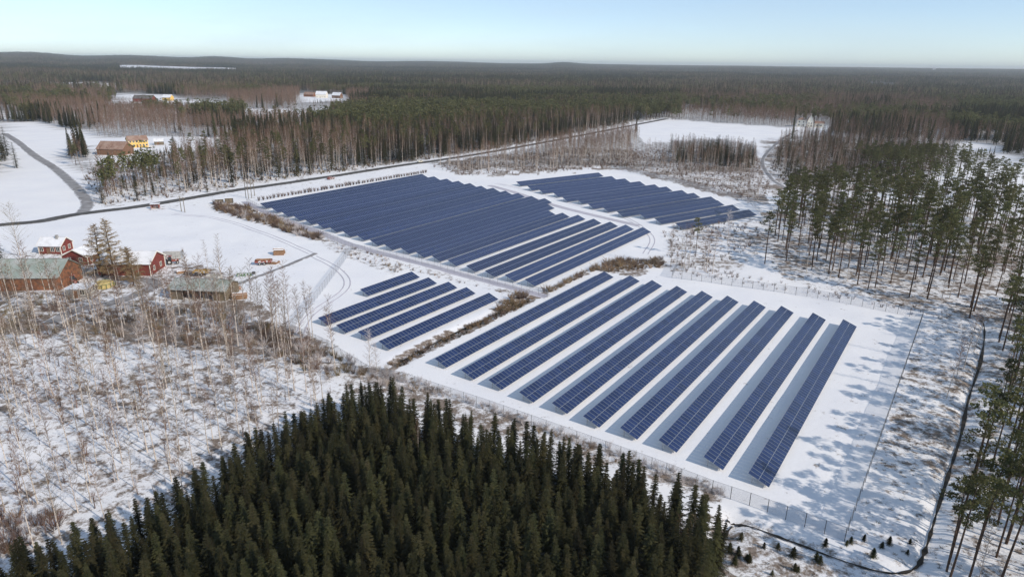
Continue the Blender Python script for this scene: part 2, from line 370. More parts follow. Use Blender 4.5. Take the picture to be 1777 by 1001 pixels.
def road_dist(x, y):
    d = np.full(np.shape(x), 1e9)
    for L, w, m in ROADS.values(): d = np.minimum(d, dist_line(x, y, L) - w / 2)
    return d

ROUGH = [  # pixel polygon, amount of broken snow cover
    ([(-40, 440), (120, 430), (300, 448), (410, 476), (420, 530), (240, 545), (-40, 530)], .62), ([(400, 430), (500, 425), (540, 450), (420, 500)], .25),
    ([(-80, 520), (300, 545), (560, 590), (640, 660), (560, 740), (400, 850), (210, 940), (-80, 1050)], .66),
    ([(-80, 480), (110, 500), (440, 525), (600, 600), (470, 620), (240, 595), (-80, 570)], .85),
    ([(600, 630), (760, 650), (1050, 752), (1260, 830), (1260, 880), (1000, 800), (640, 690)], .75),
    ([(1220, 880), (1460, 950), (1600, 560), (1800, 480), (1900, 1100), (1200, 1100)], .58),
    ([(1490, 570), (1600, 555), (1465, 940), (1250, 860), (1330, 850)], .30),
    ([(1260, 400), (1330, 430), (1350, 480), (1620, 548), (1777, 560), (1777, 380), (1400, 330)], .72),
    ([(1150, 390), (1330, 390), (1330, 440), (1260, 480), (1160, 470)], .6),
    ([(1040, 270), (1320, 270), (1340, 360), (1250, 340), (1060, 290)], .8),
    ([(745, 282), (1000, 255), (1110, 262), (1090, 292), (800, 306)], .9),
    ([(120, 318), (240, 292), (560, 245), (900, 230), (1080, 225), (900, 254), (560, 305), (160, 362)], .6),
    ([(370, 352), (432, 362), (570, 412), (560, 420), (370, 366)], .9),
    ([(550, 405), (720, 462), (930, 512), (905, 548), (690, 482), (560, 430)], .55),
    ([(900, 505), (1060, 452), (1160, 450), (1160, 464), (940, 522)], .7),
    ([(670, 630), (760, 580), (905, 515), (925, 520), (880, 562), (690, 645)], .9),
    ([(1320, 240), (1660, 250), (1600, 330), (1330, 340)], .8),
    ([(250, 350), (700, 285), (860, 262), (870, 270), (560, 322), (260, 368)], .35)]
def build_ground():
    Z = T(GXf, GYf); d = np.hypot(GXf, GYf)
    nz = fbm(GXf / 6 + 9, GYf / 6, 2) - .5
    rough = np.full(GXf.shape, .14)
    for poly, a in ROUGH:
        jx = GPX + nz * 26; jy = GPY + nz * 12
        rough = np.where(inpoly(jx, jy, poly), np.maximum(rough, a), rough)
    rough = np.where(fieldmask(GXf, GYf), np.minimum(rough, .2), rough)
    rough = np.where((np.abs(GXf) > 190) & (d < 700) & (GYf < 150), .6, rough)
    clear = in_any(GPX, GPY, CLEAR) & (GYf > 0)
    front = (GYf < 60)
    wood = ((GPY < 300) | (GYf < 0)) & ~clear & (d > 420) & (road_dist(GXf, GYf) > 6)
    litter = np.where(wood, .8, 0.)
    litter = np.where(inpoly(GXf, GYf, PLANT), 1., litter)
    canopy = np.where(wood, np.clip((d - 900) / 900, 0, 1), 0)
    nx, ny = len(XS), len(YS)
    idx = np.arange(nx * ny).reshape(ny, nx)
    fc = np.stack([idx[:-1, :-1], idx[:-1, 1:], idx[1:, 1:], idx[1:, :-1]], -1).reshape(-1, 4)
    me = bpy.data.meshes.new('ground'); me.vertices.add(nx * ny); me.vertices.foreach_set('co', np.stack([GXf, GYf, Z], 1).ravel())
    me.loops.add(fc.size); me.loops.foreach_set('vertex_index', fc.ravel()); me.polygons.add(len(fc)); me.polygons.foreach_set('loop_start', np.arange(0, fc.size, 4)); me.polygons.foreach_set('loop_total', np.full(len(fc), 4))
    me.polygons.foreach_set('use_smooth', np.ones(len(fc), bool))
    me.update(calc_edges=True); me.materials.append(M_GROUND)
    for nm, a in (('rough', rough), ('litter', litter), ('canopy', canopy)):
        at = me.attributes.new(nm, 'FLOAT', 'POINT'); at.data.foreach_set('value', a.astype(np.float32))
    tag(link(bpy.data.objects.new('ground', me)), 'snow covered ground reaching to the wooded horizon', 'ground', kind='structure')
PLANT = [tuple(G(a, b, 7.6)) for a, b in [(-40, 986), (20, 950), (122, 898), (192, 880), (292, 834), (372, 788), (462, 734), (552, 688), (636, 646), (720, 678), (820, 704), (930, 742), (1050, 777), (1150, 816), (1228, 846), (1246, 870)]] + [(28.5, 72), (23, 60), (19, 28), (-30, 28), (-52, 45)]
build_ground()

def strip(name, L, w, m, z=.07, label=None, cat='road', crown=.04):
    P = [np.array(p) for p in L]; mb = MB(); vs = []; ac = []
    for i, p in enumerate(P):
        t = P[min(i + 1, len(P) - 1)] - P[max(i - 1, 0)]; t /= np.linalg.norm(t); n = np.array([-t[1], t[0]])
        for k in (-1, -.5, 0, .5, 1):
            q = p + n * (w / 2 * k); vs.append((q[0], q[1], max(TZ(q[0], q[1]), TZ(*p)) + z + crown * (1 - abs(k)) - (.12 if abs(k) == 1 else 0))); ac.append(abs(k))
    fs = [(i * 5 + k, i * 5 + k + 1, i * 5 + 6 + k, i * 5 + 5 + k)[::-1] for i in range(len(P) - 1) for k in range(4)]
    mb.add(vs, fs); o = mb.obj(name, m)
    at = o.data.attributes.new('across', 'FLOAT', 'POINT'); at.data.foreach_set('value', np.array(ac, np.float32))
    return tag(o, label, cat, kind='structure')
LBL = {'main_road': 'wet dark asphalt road running past the solar park', 'side_road': 'gravel side road climbing away left from the main road', 'farm_track': 'narrow grey track across the snow from the long shed',
       'farm_yard_path': 'muddy farmyard drive between the red buildings', 'service_track': 'packed snow service track between the panel fields', 'forest_track': 'curving forest track below the white villa', 'field_path': 'packed snow path between the two far panel fields'}
for k, (L, w, m) in ROADS.items(): strip(k, L, w, m, .09 if k != 'main_road' else .14, LBL[k])
def ruts(px, label):
    L = smooth_line(gp(px), 6); P = [np.array(p) for p in L]; o = None
    for side in (-.85, .85):
        Q = []
        for i, p in enumerate(P):
            t = P[min(i + 1, len(P) - 1)] - P[max(i - 1, 0)]; t /= np.linalg.norm(t); Q.append(tuple(p + np.array([-t[1], t[0]]) * side))
        q = strip('wheel_rut', Q, .55, M_PACK, .05, label.replace('track', 'left wheel track' if side > 0 else 'right wheel track'), 'track', .0)
ruts([(860, 318), (930, 334), (1000, 356), (1080, 376), (1130, 410), (1120, 440)], 'faint track between the main field and the far field')
ruts([(300, 372), (380, 380), (470, 410), (540, 440)], 'faint track across the snow field above the farm')
ruts([(545, 445), (590, 470), (600, 500), (540, 545), (520, 580)], 'faint track left of the small panel field')
def bed(L):
    mb = MB(); P = [np.array(p) for p in L]; vs = []
    for i, p in enumerate(P):
        t = P[min(i + 1, len(P) - 1)] - P[max(i - 1, 0)]; t /= np.linalg.norm(t); n = np.array([-t[1], t[0]]); z = TZ(*p)
        w = .10 + .30 * random.random() ** 2; zz = z + .26; vs += [(*(p - n * w), zz), (*(p + n * w), zz)]
    mb.add(vs, [(2 * i, 2 * i + 1, 2 * i + 3, 2 * i + 2)[::-1] for i in range(len(P) - 1)]); return mb
for L, lb in ((DITCH, 'dark open ditch beside the corner of the spruce plantation'), (DITCH2, 'dark water ditch curving round the outside of the solar park fence'), (DITCH3, 'dark ditch between the small panel field and the nearest rows')):
    tag(bed(L).obj('ditch_water', M_MUD), lb, 'ditch', kind='structure')
# far snow fields and the frozen lake as sheets on the terrain
def sheet(name, poly, label, cat, m, dz=.6):
    P = [G(a, b) for a, b in poly]; mb = MB(); mb.add([(p[0], p[1], TZ(*p) + dz) for p in P], [tuple(range(len(P)))])
    tag(mb.obj(name, m), label, cat, kind='structure')
M_FIELD = mat('far_snow', (.78, .80, .85), .8, (.02, (.68, .70, .75), .45, .7))
sheet('lake', [(208, 122.2), (300, 123), (412, 125), (412, 127.5), (330, 128.5), (210, 127)], 'frozen snow covered lake far off on the left', 'lake', M_FIELD, 1.5)

# ------------------------------------------------------------------ solar panel rows
TILT = math.atan2(1.2, 3.25); SL = math.hypot(1.2, 3.25); ZLOW, ZHIGH = .55, 1.75
PW, PH = 1.0, SL / 2
def module_mesh():
    mb = MB(); a, b = PW / 2 - .008, PH / 2 - .008; f = .030
    o = [(-a, -b), (a, -b), (a, b), (-a, b)]; i = [(-a + f, -b + f), (a - f, -b + f), (a - f, b - f), (-a + f, b - f)]
    mb.add([(*p, .02) for p in o] + [(*p, .02) for p in i] + [(*p, -.02) for p in o],
           [(0, 1, 5, 4), (1, 2, 6, 5), (2, 3, 7, 6), (3, 0, 4, 7), (0, 8, 9, 1), (1, 9, 10, 2), (2, 10, 11, 3), (3, 11, 8, 0)], 0)
    mb.add([(*p, .014) for p in i], [(0, 1, 2, 3)], 1)
    mb.add([(*p, -.02) for p in o], [(3, 2, 1, 0)], 2); return mb
MOD = module_mesh(); MOD_ME = MOD.mesh('panel', [M_ALU, M_SOLAR, M_PLAST])
LEGF = MB().box(-.05, .05, -.04, .04, -.3, ZLOW + .32).mesh('leg', M_GALV); LEGB = MB().box(-.05, .05, -.04, .04, -.3, ZHIGH - .38).mesh('leg', M_GALV)
def row(along0, along1, perp, ang, label, group, single, ps=1.0):
    """a panel row from along0 to along1 (m along the row direction); perp = offset of its middle line"""
    u = np.array([math.cos(ang), math.sin(ang)]); n = np.array([u[1], -u[0]])
    nmod = max(2, int(round((along1 - along0) / (PW + .02)))); Lr = nmod * (PW + .02)
    c = u * (along0 + along1) / 2 + n * perp
    r = empty('solar_panel_row', c[0], c[1], 0, ang); tag(r, label, 'solar panels', group)
    ct, st = math.cos(TILT), math.sin(TILT); SL = PH * 2 * ps; ZHIGH = ZLOW + SL * st; zm = (ZLOW + ZHIGH) / 2; SS = [-(PH * ps / 2 + .006), PH * ps / 2 + .006]
    rail = MB()
    for k in (-.30, .30):
        y = k * SL * ct; z = zm + k * SL * st - .09
        rail.box(-Lr / 2, Lr / 2, y - .03, y + .03, z - .05, z + .03)
    nl = max(2, int(Lr / 3.6)); xl = [(-Lr / 2 + .5) + (Lr - 1.0) * i / (nl - 1) for i in range(nl)]
    for x in xl:
        a, b2 = -.46 * SL, .46 * SL
        rail.add([(x - .03, a * ct, zm + a * st - .17), (x + .03, a * ct, zm + a * st - .17), (x + .03, b2 * ct, zm + b2 * st - .17), (x - .03, b2 * ct, zm + b2 * st - .17),
                  (x - .03, a * ct, zm + a * st - .10), (x + .03, a * ct, zm + a * st - .10), (x + .03, b2 * ct, zm + b2 * st - .10), (x - .03, b2 * ct, zm + b2 * st - .10)],
                 [(3, 2, 1, 0), (4, 5, 6, 7), (0, 1, 5, 4), (1, 2, 6, 5), (2, 3, 7, 6), (3, 0, 4, 7)])
    rail.obj('support_frame', M_GALV, r)
    if single:
        for i in range(nmod):
            for q in SS:
                x = -Lr / 2 + (i + .5) * (PW + .02)
                o = bpy.data.objects.new('panel', MOD_ME); o.location = (x, q * ct, zm + q * st); o.rotation_euler = (TILT, 0, 0); link(o, r)
        for x in xl:
            for me, yy in ((LEGF, -.30), (LEGB, .30)):
                o = bpy.data.objects.new('leg', me); o.location = (x, yy * SL * ct, 0); link(o, r)
    else:
        V0 = np.array(MOD.v) * np.array([1, ps, 1]); vs = []; fs = []; ms = []
        for i in range(nmod):
            for q in SS:
                x = -Lr / 2 + (i + .5) * (PW + .02)
                vv = np.stack([V0[:, 0] + x, (V0[:, 1] + q) * ct - V0[:, 2] * st, zm + (V0[:, 1] + q) * st + V0[:, 2] * ct], 1)
                o = len(vs) * len(V0); vs.append(vv); fs += [tuple(k + o for k in f) for f in MOD.f]; ms += MOD.m
        mb = MB(); mb.v = [tuple(p) for p in np.concatenate(vs)]; mb.f = fs; mb.m = ms
        tag(mb.obj('panel_array', [M_ALU, M_SOLAR, M_PLAST], r), kind='stuff')
        lg = MB()
        for x in xl:
            lg.box(x - .05, x + .05, -.30 * SL * ct - .04, -.30 * SL * ct + .04, -.3, ZLOW + .32); lg.box(x - .05, x + .05, .30 * SL * ct - .04, .30 * SL * ct + .04, -.3, ZHIGH - .38)
        tag(lg.obj('support_posts', M_GALV, r), kind='stuff')
    return r
ANG = R(55.4)
def ALP(p): u = np.array([math.cos(ANG), math.sin(ANG)]); n = np.array([u[1], -u[0]]); return float(p @ u), float(p @ n)
NL = [(1316, 833), (1240, 805), (1165, 775), (1100, 755), (1035, 735), (980, 713), (920, 692), (870, 670), (820, 652), (770, 632)]
NR = [(1475, 560), (1420, 548), (1362, 536), (1312, 526), (1265, 517), (1220, 508), (1178, 500), (1132, 490), (1095, 482), (1052, 475)]
for i in range(10):
    a0, p0 = ALP(G(*NL[i], 1.15)); a1, p1 = ALP(G(*NR[i], 1.15))
    row(a0, a1, (p0 + p1) / 2, ANG, f'long solar panel row, {ORD[i]} from the right in the nearest field of ten', 'nearest field of solar rows', True)
SMLt = [(627, 502), (555, 553), (589, 565), (625.5, 577), (663, 593)]; SMRt = [(712, 471), (740, 480), (773, 488), (805, 497), (843, 507)]
SW = ['topmost short', 'second from the top', 'middle', 'second from the bottom', 'bottom']
for i in range(5):
    a0, p0 = ALP(G(*SMLt[i], ZHIGH)); a1, p1 = ALP(G(*SMRt[i], ZHIGH))
    row(a0, a1, (p0 + p1) / 2 + 1.62, ANG, f'{SW[i]} solar panel row of the small field of five', 'small field of solar rows', True)
MLt = [(450, 353), (470.4, 359.8), (490.6, 367.7), (511.5, 374.5), (532.3, 381.2), (553.7, 388), (576.2, 394.2), (600.4, 402), (624.6, 408.5), (649, 417.4), (673.8, 424.8), (700.2, 431), (727.2, 438.8), (755.9, 445), (783.5, 452.3), (816, 462.5), (848, 471), (881, 479), (916, 486.5)]
MRt = [(733, 302), (753, 306.3), (773, 310), (791.5, 313.4), (811, 317.2), (830.4, 321.9), (850, 325.3), (871.5, 330.4), (893.4, 334.3), (915.9, 339.4), (938.4, 343.3), (944, 352.9), (946.3, 364.2), (970, 368.3), (997, 372.2), (1024, 378.7), (1053, 384), (1081, 388.8), (1110, 393.3)]
for i in range(19):
    ps = 1.36 if i < 8 else 1.25 if i < 12 else 1.12; zh = ZLOW + SL * ps * math.sin(TILT)
    a0, p0 = ALP(G(*MLt[i], zh)); a1, p1 = ALP(G(*MRt[i], zh))
    row(a0, a1, (p0 + p1) / 2 + 1.625 * ps, ANG, f'solar panel row, {ORD[i]} from the road in the large main field', 'large main field of solar rows', False, ps)
FLt = [(50, 97), (130, 127), (215, 150), (310, 172), (392, 208), (480, 220), (575, 256), (662, 274), (780, 312), (915, 318), (1030, 356), (1150, 385)]
FRt = [(655, 40), (745, 65), (830, 80), (940, 100), (1025, 118), (1122, 136), (1215, 158), (1312, 180), (1415, 202), (1480, 232), (1580, 262), (1720, 300)]
for i in range(12):
    A = G(880 + FLt[i][0] / 4.04, 290 + FLt[i][1] / 4.04, 2.3); B = G(880 + FRt[i][0] / 4.04, 290 + FRt[i][1] / 4.04, 2.3)
    an = R(36.0); u = np.array([math.cos(an), math.sin(an)]); n = np.array([u[1], -u[0]])
    row(float(A @ u), float(B @ u), float((A + B) / 2 @ n) + 2.2, an, f'solar panel row, {ORD[i]} from the back in the far field', 'far field of solar rows', False, 1.34)

# ------------------------------------------------------------------ fences
def fence(pts, label, dark=False, hgt=2.3, spacing=2.8):
    P = [np.array(p) for p in pts]; r = empty('chain_link_fence', P[0][0], P[0][1]); tag(r, label, 'fence', 'fences round the solar park')
    pm = MB().tube([(0, 0, -.4), (0, 0, hgt)], [.045, .045], 6).mesh('post', M_STEEL if dark else M_GALV)
    first = True
    for A, B in zip(P[:-1], P[1:]):
        L = np.linalg.norm(B - A); n = max(1, int(round(L / spacing))); an = math.atan2(*(B - A)[::-1]); s = L / n
        pan = MB().add([(0, 0, .04), (s, 0, .04), (s, 0, hgt - .03), (0, 0, hgt - .03)], [(0, 1, 2, 3)]).mesh('mesh_panel', M_MESH)
        rl = MB().tube([(0, 0, hgt - .02), (s, 0, hgt - .02)], [.022, .022], 5).mesh('rail', M_GALV)
        for k in range(n + 1):
            q = A + (B - A) * k / n - P[0]
            if k > 0 or first:
                o = bpy.data.objects.new('post', pm); o.location = (q[0], q[1], 0); link(o, r)
            if k < n:
                for nm, me in (('mesh_panel', pan), ('rail', rl)):
                    o = bpy.data.objects.new(nm, me); o.location = (q[0], q[1], 0); o.rotation_euler = (0, 0, an); link(o, r)
        first = False
fence(gp([(640, 652), (700, 664), (850, 714), (1000, 768), (1130, 815), (1235, 856)]), 'pale wire fence between the spruce plantation and the nearest panels')
fence(gp([(1235, 856), (1300, 878), (1465, 940)]), 'grey wire fence section below the near ends of the panels', True)
fence(gp([(1465, 940), (1600, 553)]), 'dark fence line along the open right side of the solar park', True)
fence(gp([(1600, 553), (1400, 514), (1166, 482)]), 'wire fence behind the far ends of the nearest panel rows', True)
fence(gp([(1166, 482), (1175, 462)]), 'short fence return at the birches behind the nearest field', True)
fence(gp([(612, 434), (560, 505), (503, 577), (560, 602), (640, 652)]), 'wire fence crossing the snow left of the small panel field')
fence(gp([(950, 516), (890, 501), (800, 477), (700, 451), (612, 434), (540, 400), (470, 374), (428, 352)]), 'wire fence along the service track beside the main field')
fence(gp([(1060, 292), (1180, 318), (1300, 352), (1320, 372)]), 'wire fence behind the far panel field')

# ------------------------------------------------------------------ tree shapes
def rv(a, b): return random.uniform(a, b)
def spruce(h, wh=.46, nb=7, nodes=5, rmax=None, leaf=1.0, sparse=1.0, t0=.06):
    tr = MB(); cr = MB(); bend = (rv(-.1, .1), rv(-.1, .1))
    tr.tube([(0, 0, -.4), (bend[0] * .5, bend[1] * .5, h * .5), (bend[0], bend[1], h)], [.012 * h + .02, .008 * h, .012], 6)
    rmax = rmax or (.135 * h + .45); z = h * t0 + .3; ph = 0
    while z < h - .12:
        t = z / h; Rr = rmax * (1 - t) ** .82 * rv(.74, 1.12) + .06; n = nb if t < .8 else max(4, nb - 2); ph += 1.3
        for k in range(n):
            if random.random() > sparse: continue
            a = 2 * math.pi * k / n + ph + rv(-.3, .3); L = Rr * rv(.55, 1.28)
            up = .50 - .80 * (1 - t) ** .6 + rv(-.15, .15)
            ca, sa = math.cos(a), math.sin(a); side = Vector((-sa, ca, 0)); p0 = Vector((bend[0] * t, bend[1] * t, z))
            pts = []
            for s in range(nodes + 1):
                q = s / nodes; pts.append(p0 + Vector((ca * L * q, sa * L * q, L * (up * q - .42 * q * q + .22 * q ** 3))))
            for s in range(nodes):
                A, B = pts[s], pts[s + 1]; d = (B - A).normalized(); q = (s + .5) / nodes; w = leaf * (.10 + .30 * L * (1 - q) * .55 + .05)
                for sd in (-1, 1):
                    for sub in (.1, .6):
                        q0 = A + (B - A) * sub; wd = d * (.055 * leaf + .02 * L)
                        tip = q0 + (d * rv(.6, 1.1) + side * sd * rv(.6, 1.1) + Vector((0, 0, rv(-.5, .1)))) * w * rv(.8, 1.45)
                        cr.add([q0 - wd, q0 + wd, tip], [(0, 1, 2)])
            cr.add([pts[-2] - side * .05 * leaf, pts[-2] + side * .05 * leaf, pts[-1] + (pts[-1] - pts[-2]) * .5], [(0, 1, 2)])
        z += wh * (1.15 - .55 * t) * rv(.85, 1.15)
    cr.add([(bend[0] - .04, bend[1], h - .5), (bend[0] + .04, bend[1], h - .5), (bend[0], bend[1], h + .35)], [(0, 1, 2)])
    cr.add([(bend[0], bend[1] - .04, h - .5), (bend[0], bend[1] + .04, h - .5), (bend[0], bend[1], h + .35)], [(0, 1, 2)])
    return tr, cr
def tuft(cr, c, rx, rz, n, size):
    for _ in range(n):
        v = Vector((random.gauss(0, 1), random.gauss(0, 1), random.gauss(0, 1))); v.normalize(); v *= rv(.35, 1) ** .5
        p = c + Vector((v.x * rx, v.y * rx, v.z * rz)); d = Vector((v.x + rv(-.6, .6), v.y + rv(-.6, .6), v.z * .6 + rv(-.1, .9))); d.normalize()
        a = d.cross(Vector((rv(-1, 1), rv(-1, 1), rv(-1, 1)))); a.normalize(); s = size * rv(.6, 1.3)
        cr.add([p - a * s * .42, p + a * s * .42, p + d * s], [(0, 1, 2)])
def pine(h, nl=13, nt=3, tn=20, base=.60, size=.40):
    tr = MB(); cr = MB(); b = (rv(-.5, .5), rv(-.5, .5))
    def ax(t): return Vector((b[0] * t * t, b[1] * t * t, h * t))
    tr.tube([ax(0) - Vector((0, 0, .4)), ax(.35), ax(.7), ax(.97)], [.0105 * h, .0085 * h, .0055 * h, .02], 6)
    for i in range(nl):
        t = base + (1 - base) * (i + rv(0, .9)) / nl; t = min(t, .985); a = i * 2.4 + rv(-.5, .5); sh = math.sin(math.pi * min(1, ((t - base) / (1 - base)) * .78 + .2))
        L = .10 * h * sh * rv(.5, 1.35) + .3; p0 = ax(t); d = Vector((math.cos(a), math.sin(a), rv(.05, .5)))
        p1 = p0 + d * L; tr.tube([p0, p0 + d * L * .5 + Vector((0, 0, -.06 * L)), p1], [.035 + .003 * h * (1 - t), .03, .012], 4, 0, False)
        for k in range(nt):
            q = rv(.45, 1.05); c = p0 + d * (L * q) + Vector((rv(-.35, .35), rv(-.35, .35), rv(-.1, .25))) * (L * .5)
            tuft(cr, c, rv(.45, .8) * (.55 + .03 * h), rv(.22, .4) * (.5 + .03 * h), tn, size)
    tuft(cr, ax(.99), .6, .6, tn, size)
    for i in range(5):   # dead snags low on the stem
        t = rv(.2, base); a = rv(0, 6.28); p0 = ax(t); tr.tube([p0, p0 + Vector((math.cos(a), math.sin(a), rv(-.2, .3))) * rv(.5, 1.3)], [.025, .008], 3, 0, False)
    return tr, cr
def birch(h, nb=38, tw=11, width=.026, spread=.17, base=.28, tl=.85, forks=0, twl=1.0):
    tr = MB(); cr = MB(); b = (rv(-.7, .7), rv(-.7, .7))
    def ax(t): return Vector((b[0] * t * t, b[1] * t * t, h * t))
    tr.tube([ax(0) - Vector((0, 0, .4)), ax(.3), ax(.6), ax(.85)], [.0068 * h + .02, .0054 * h, .0034 * h, .018], 6)
    cr.tube([ax(.85), ax(1)], [.022, .008], 3, 0, False)
    stems = [(ax, base)]
    for i in range(nb):
        t = base + (.98 - base) * ((i + random.random()) / nb); a = i * 2.4 + rv(-.6, .6)
        L = spread * h * (1.0 - .62 * ((t - base) / (1 - base)) ** 1.4) * rv(.6, 1.15); el = rv(.55, 1.3)
        d = Vector((math.cos(a), math.sin(a), el)); d.normalize(); p0 = ax(t); p1 = p0 + d * L * .6; d2 = (d + Vector((0, 0, rv(-.2, .3)))).normalized(); p2 = p1 + d2 * L * .5
        cr.tube([p0, p1, p2], [.012 + .0018 * h * (1 - t), .014, .006], 3, 0, False)
        for k in range(tw):
            q = rv(.2, 1.05); p = p0 + (p2 - p0) * q; dd = d2 * rv(.4, 1.) + Vector((rv(-.8, .8), rv(-.8, .8), rv(-.55, .8))); dd.normalize()
            cr.sliver(p, dd * (rv(.35, 1.) * tl * twl), width * rv(.7, 1.4))
    return tr, cr
def larch(h, nb=64, spread=.30):
    tr = MB(); cr = MB(); tr.tube([(0, 0, -.4), (.1, 0, h * .5), (0, .1, h)], [.015 * h, .010 * h, .03], 7)
    for i in range(nb):
        t = .10 + .88 * (i + random.random()) / nb; a = i * 2.4 + rv(-.5, .5); L = spread * h * (1 - t) ** .75 * rv(.7, 1.15) + .4
        p0 = Vector((0, 0, h * t)); d = Vector((math.cos(a), math.sin(a), rv(-.12, .22))); p1 = p0 + d * L * .55; p2 = p0 + d * L + Vector((0, 0, .10 * L)); tr.tube([p0, p1, p2], [.05, .035, .012], 3, 0, False)
        for k in range(int(18 + 15 * L)):
            q = rv(.12, 1.03); p = p0 + (p2 - p0) * q; dd = Vector((rv(-1, 1), rv(-1, 1), rv(-.75, .45))).normalized() * rv(.5, 1.3); cr.sliver(p, dd, .075 * rv(.7, 1.5))
    return tr, cr
def shrub(h, n=34, spread=.5, width=.035, up=1.0, fork=2):
    cr = MB()
    for i in range(n):
        a = rv(0, 6.28); r = rv(0, .35) * spread; p = Vector((math.cos(a) * r, math.sin(a) * r, -.05)); a2 = a + rv(-.8, .8)
        d = Vector((math.cos(a2) * spread * rv(.2, 1), math.sin(a2) * spread * rv(.2, 1), h * up * rv(.55, 1.05)))
        cr.sliver(p, d, width * rv(.7, 1.4))
        for k in range(fork):
            q = rv(.3, .8); cr.sliver(p + d * q, d * rv(.25, .5) + Vector((rv(-.4, .4), rv(-.4, .4), rv(-.1, .2))) * h * .35, width * .7)
    return cr
def mid_spruce(h):
    cr = MB(); n = 11; cr.tube([(0, 0, -.3), (0, 0, h * .3)], [.2, .15], 4, 1, False); R0 = .12 * h + .5
    for i in range(n):
        t = i / n; z = h * (.1 + .88 * t); Rr = R0 * (1 - t) ** .85 + .15; m = 9
        for k in range(m):
            a = 2 * math.pi * (k + .5 * (i % 2)) / m + rv(-.25, .25); L = Rr * rv(.7, 1.25); w = .42 * Rr + .12
            ca, sa = math.cos(a), math.sin(a)
            cr.add([(-sa * w * .5 + ca * .1, ca * w * .5 + sa * .1, z + h * .085), (sa * w * .5 + ca * .1, -ca * w * .5 + sa * .1, z + h * .085), (ca * L, sa * L, z - .22 * L + rv(-.3, .2))], [(0, 1, 2)], 0)
    cr.add([(-.12, 0, h * .9), (.12, 0, h * .9), (0, 0, h * 1.04)], [(0, 1, 2)], 0); return cr
def mid_pine(h):
    cr = MB(); cr.tube([(0, 0, -.3), (0, 0, h * .9)], [.2, .08], 4, 1, False)
    for i in range(13):
        t = rv(.5, 1); a = rv(0, 6.28); r = .13 * h * math.sin(math.pi * min(1, (t - .5) * 1.5 + .22)) * rv(.4, 1)
        tuft(cr, Vector((math.cos(a) * r, math.sin(a) * r, h * t)), .085 * h, .05 * h, 13, .06 * h)
    return cr
def mid_birch(h, w=.10, nb=22):
    cr = MB(); b = (rv(-.5, .5), rv(-.5, .5)); cr.tube([(0, 0, -.3), (b[0] * .3, b[1] * .3, h * .5), (b[0], b[1], h * .9)], [.10, .08, .03], 4, 1, False)
    for i in range(nb):
        t = rv(.3, .95); a = rv(0, 6.28); L = .16 * h * (1.05 - .6 * t) * rv(.7, 1.2); p = Vector((b[0] * t * t, b[1] * t * t, h * t)); d = Vector((math.cos(a) * .8, math.sin(a) * .8, rv(.6, 1.3))); d.normalize()
        cr.sliver(p, d * L * 1.2, w)
        for k in range(6): cr.sliver(p + d * L * rv(.2, 1), (d + Vector((rv(-.7, .7), rv(-.7, .7), rv(-.4, .7)))).normalized() * L * rv(.35, .75), w * rv(.6, 1.1))
    return cr
def clump(kinds, n, size):
    """a patch of far trees: one leaf-sized low detail tree each"""
    out = MB()
    for i in range(n):
        x, y = rv(-size, size), rv(-size, size); k = random.choice(kinds); h = rv(11, 19)
        if k == 's':
            for q in range(4):
                z = h * (.08 + .24 * q); Rr = (.13 * h + .4) * (1 - q * .22); m = 6; ph = rv(0, 6)
                for j in range(m):
                    a = ph + 2 * math.pi * j / m; w = Rr * .8; ca, sa = math.cos(a), math.sin(a)
                    out.add([(x - sa * w * .5, y + ca * w * .5, z + h * .26), (x + sa * w * .5, y - ca * w * .5, z + h * .26), (x + ca * Rr * rv(.8, 1.2), y + sa * Rr * rv(.8, 1.2), z)], [(0, 1, 2)], 0)
        elif k == 'p':
            for q in range(26):
                a = rv(0, 6.28); r = rv(0, .16) * h; p = Vector((x + math.cos(a) * r, y + math.sin(a) * r, h * rv(.5, 1)))
                out.sliver(p, Vector((rv(-1, 1), rv(-1, 1), rv(-.3, 1))).normalized() * .1 * h, .10 * h, 1)
            out.tube([(x, y, 0), (x, y, h * .8)], [.18, .1], 3, 3, False)
        else:
            out.tube([(x, y, 0), (x, y, h * .85)], [.14, .05], 3, 3, False)
            for q in range(26):
                a = rv(0, 6.28); t = rv(.28, .95); p = Vector((x, y, h * t)); d = Vector((math.cos(a), math.sin(a), rv(.4, 1.5))).normalized() * .17 * h * (1.1 - .5 * t)
                out.sliver(p + d * .2, d, .26 * rv(.6, 1.4), 2)
    return out

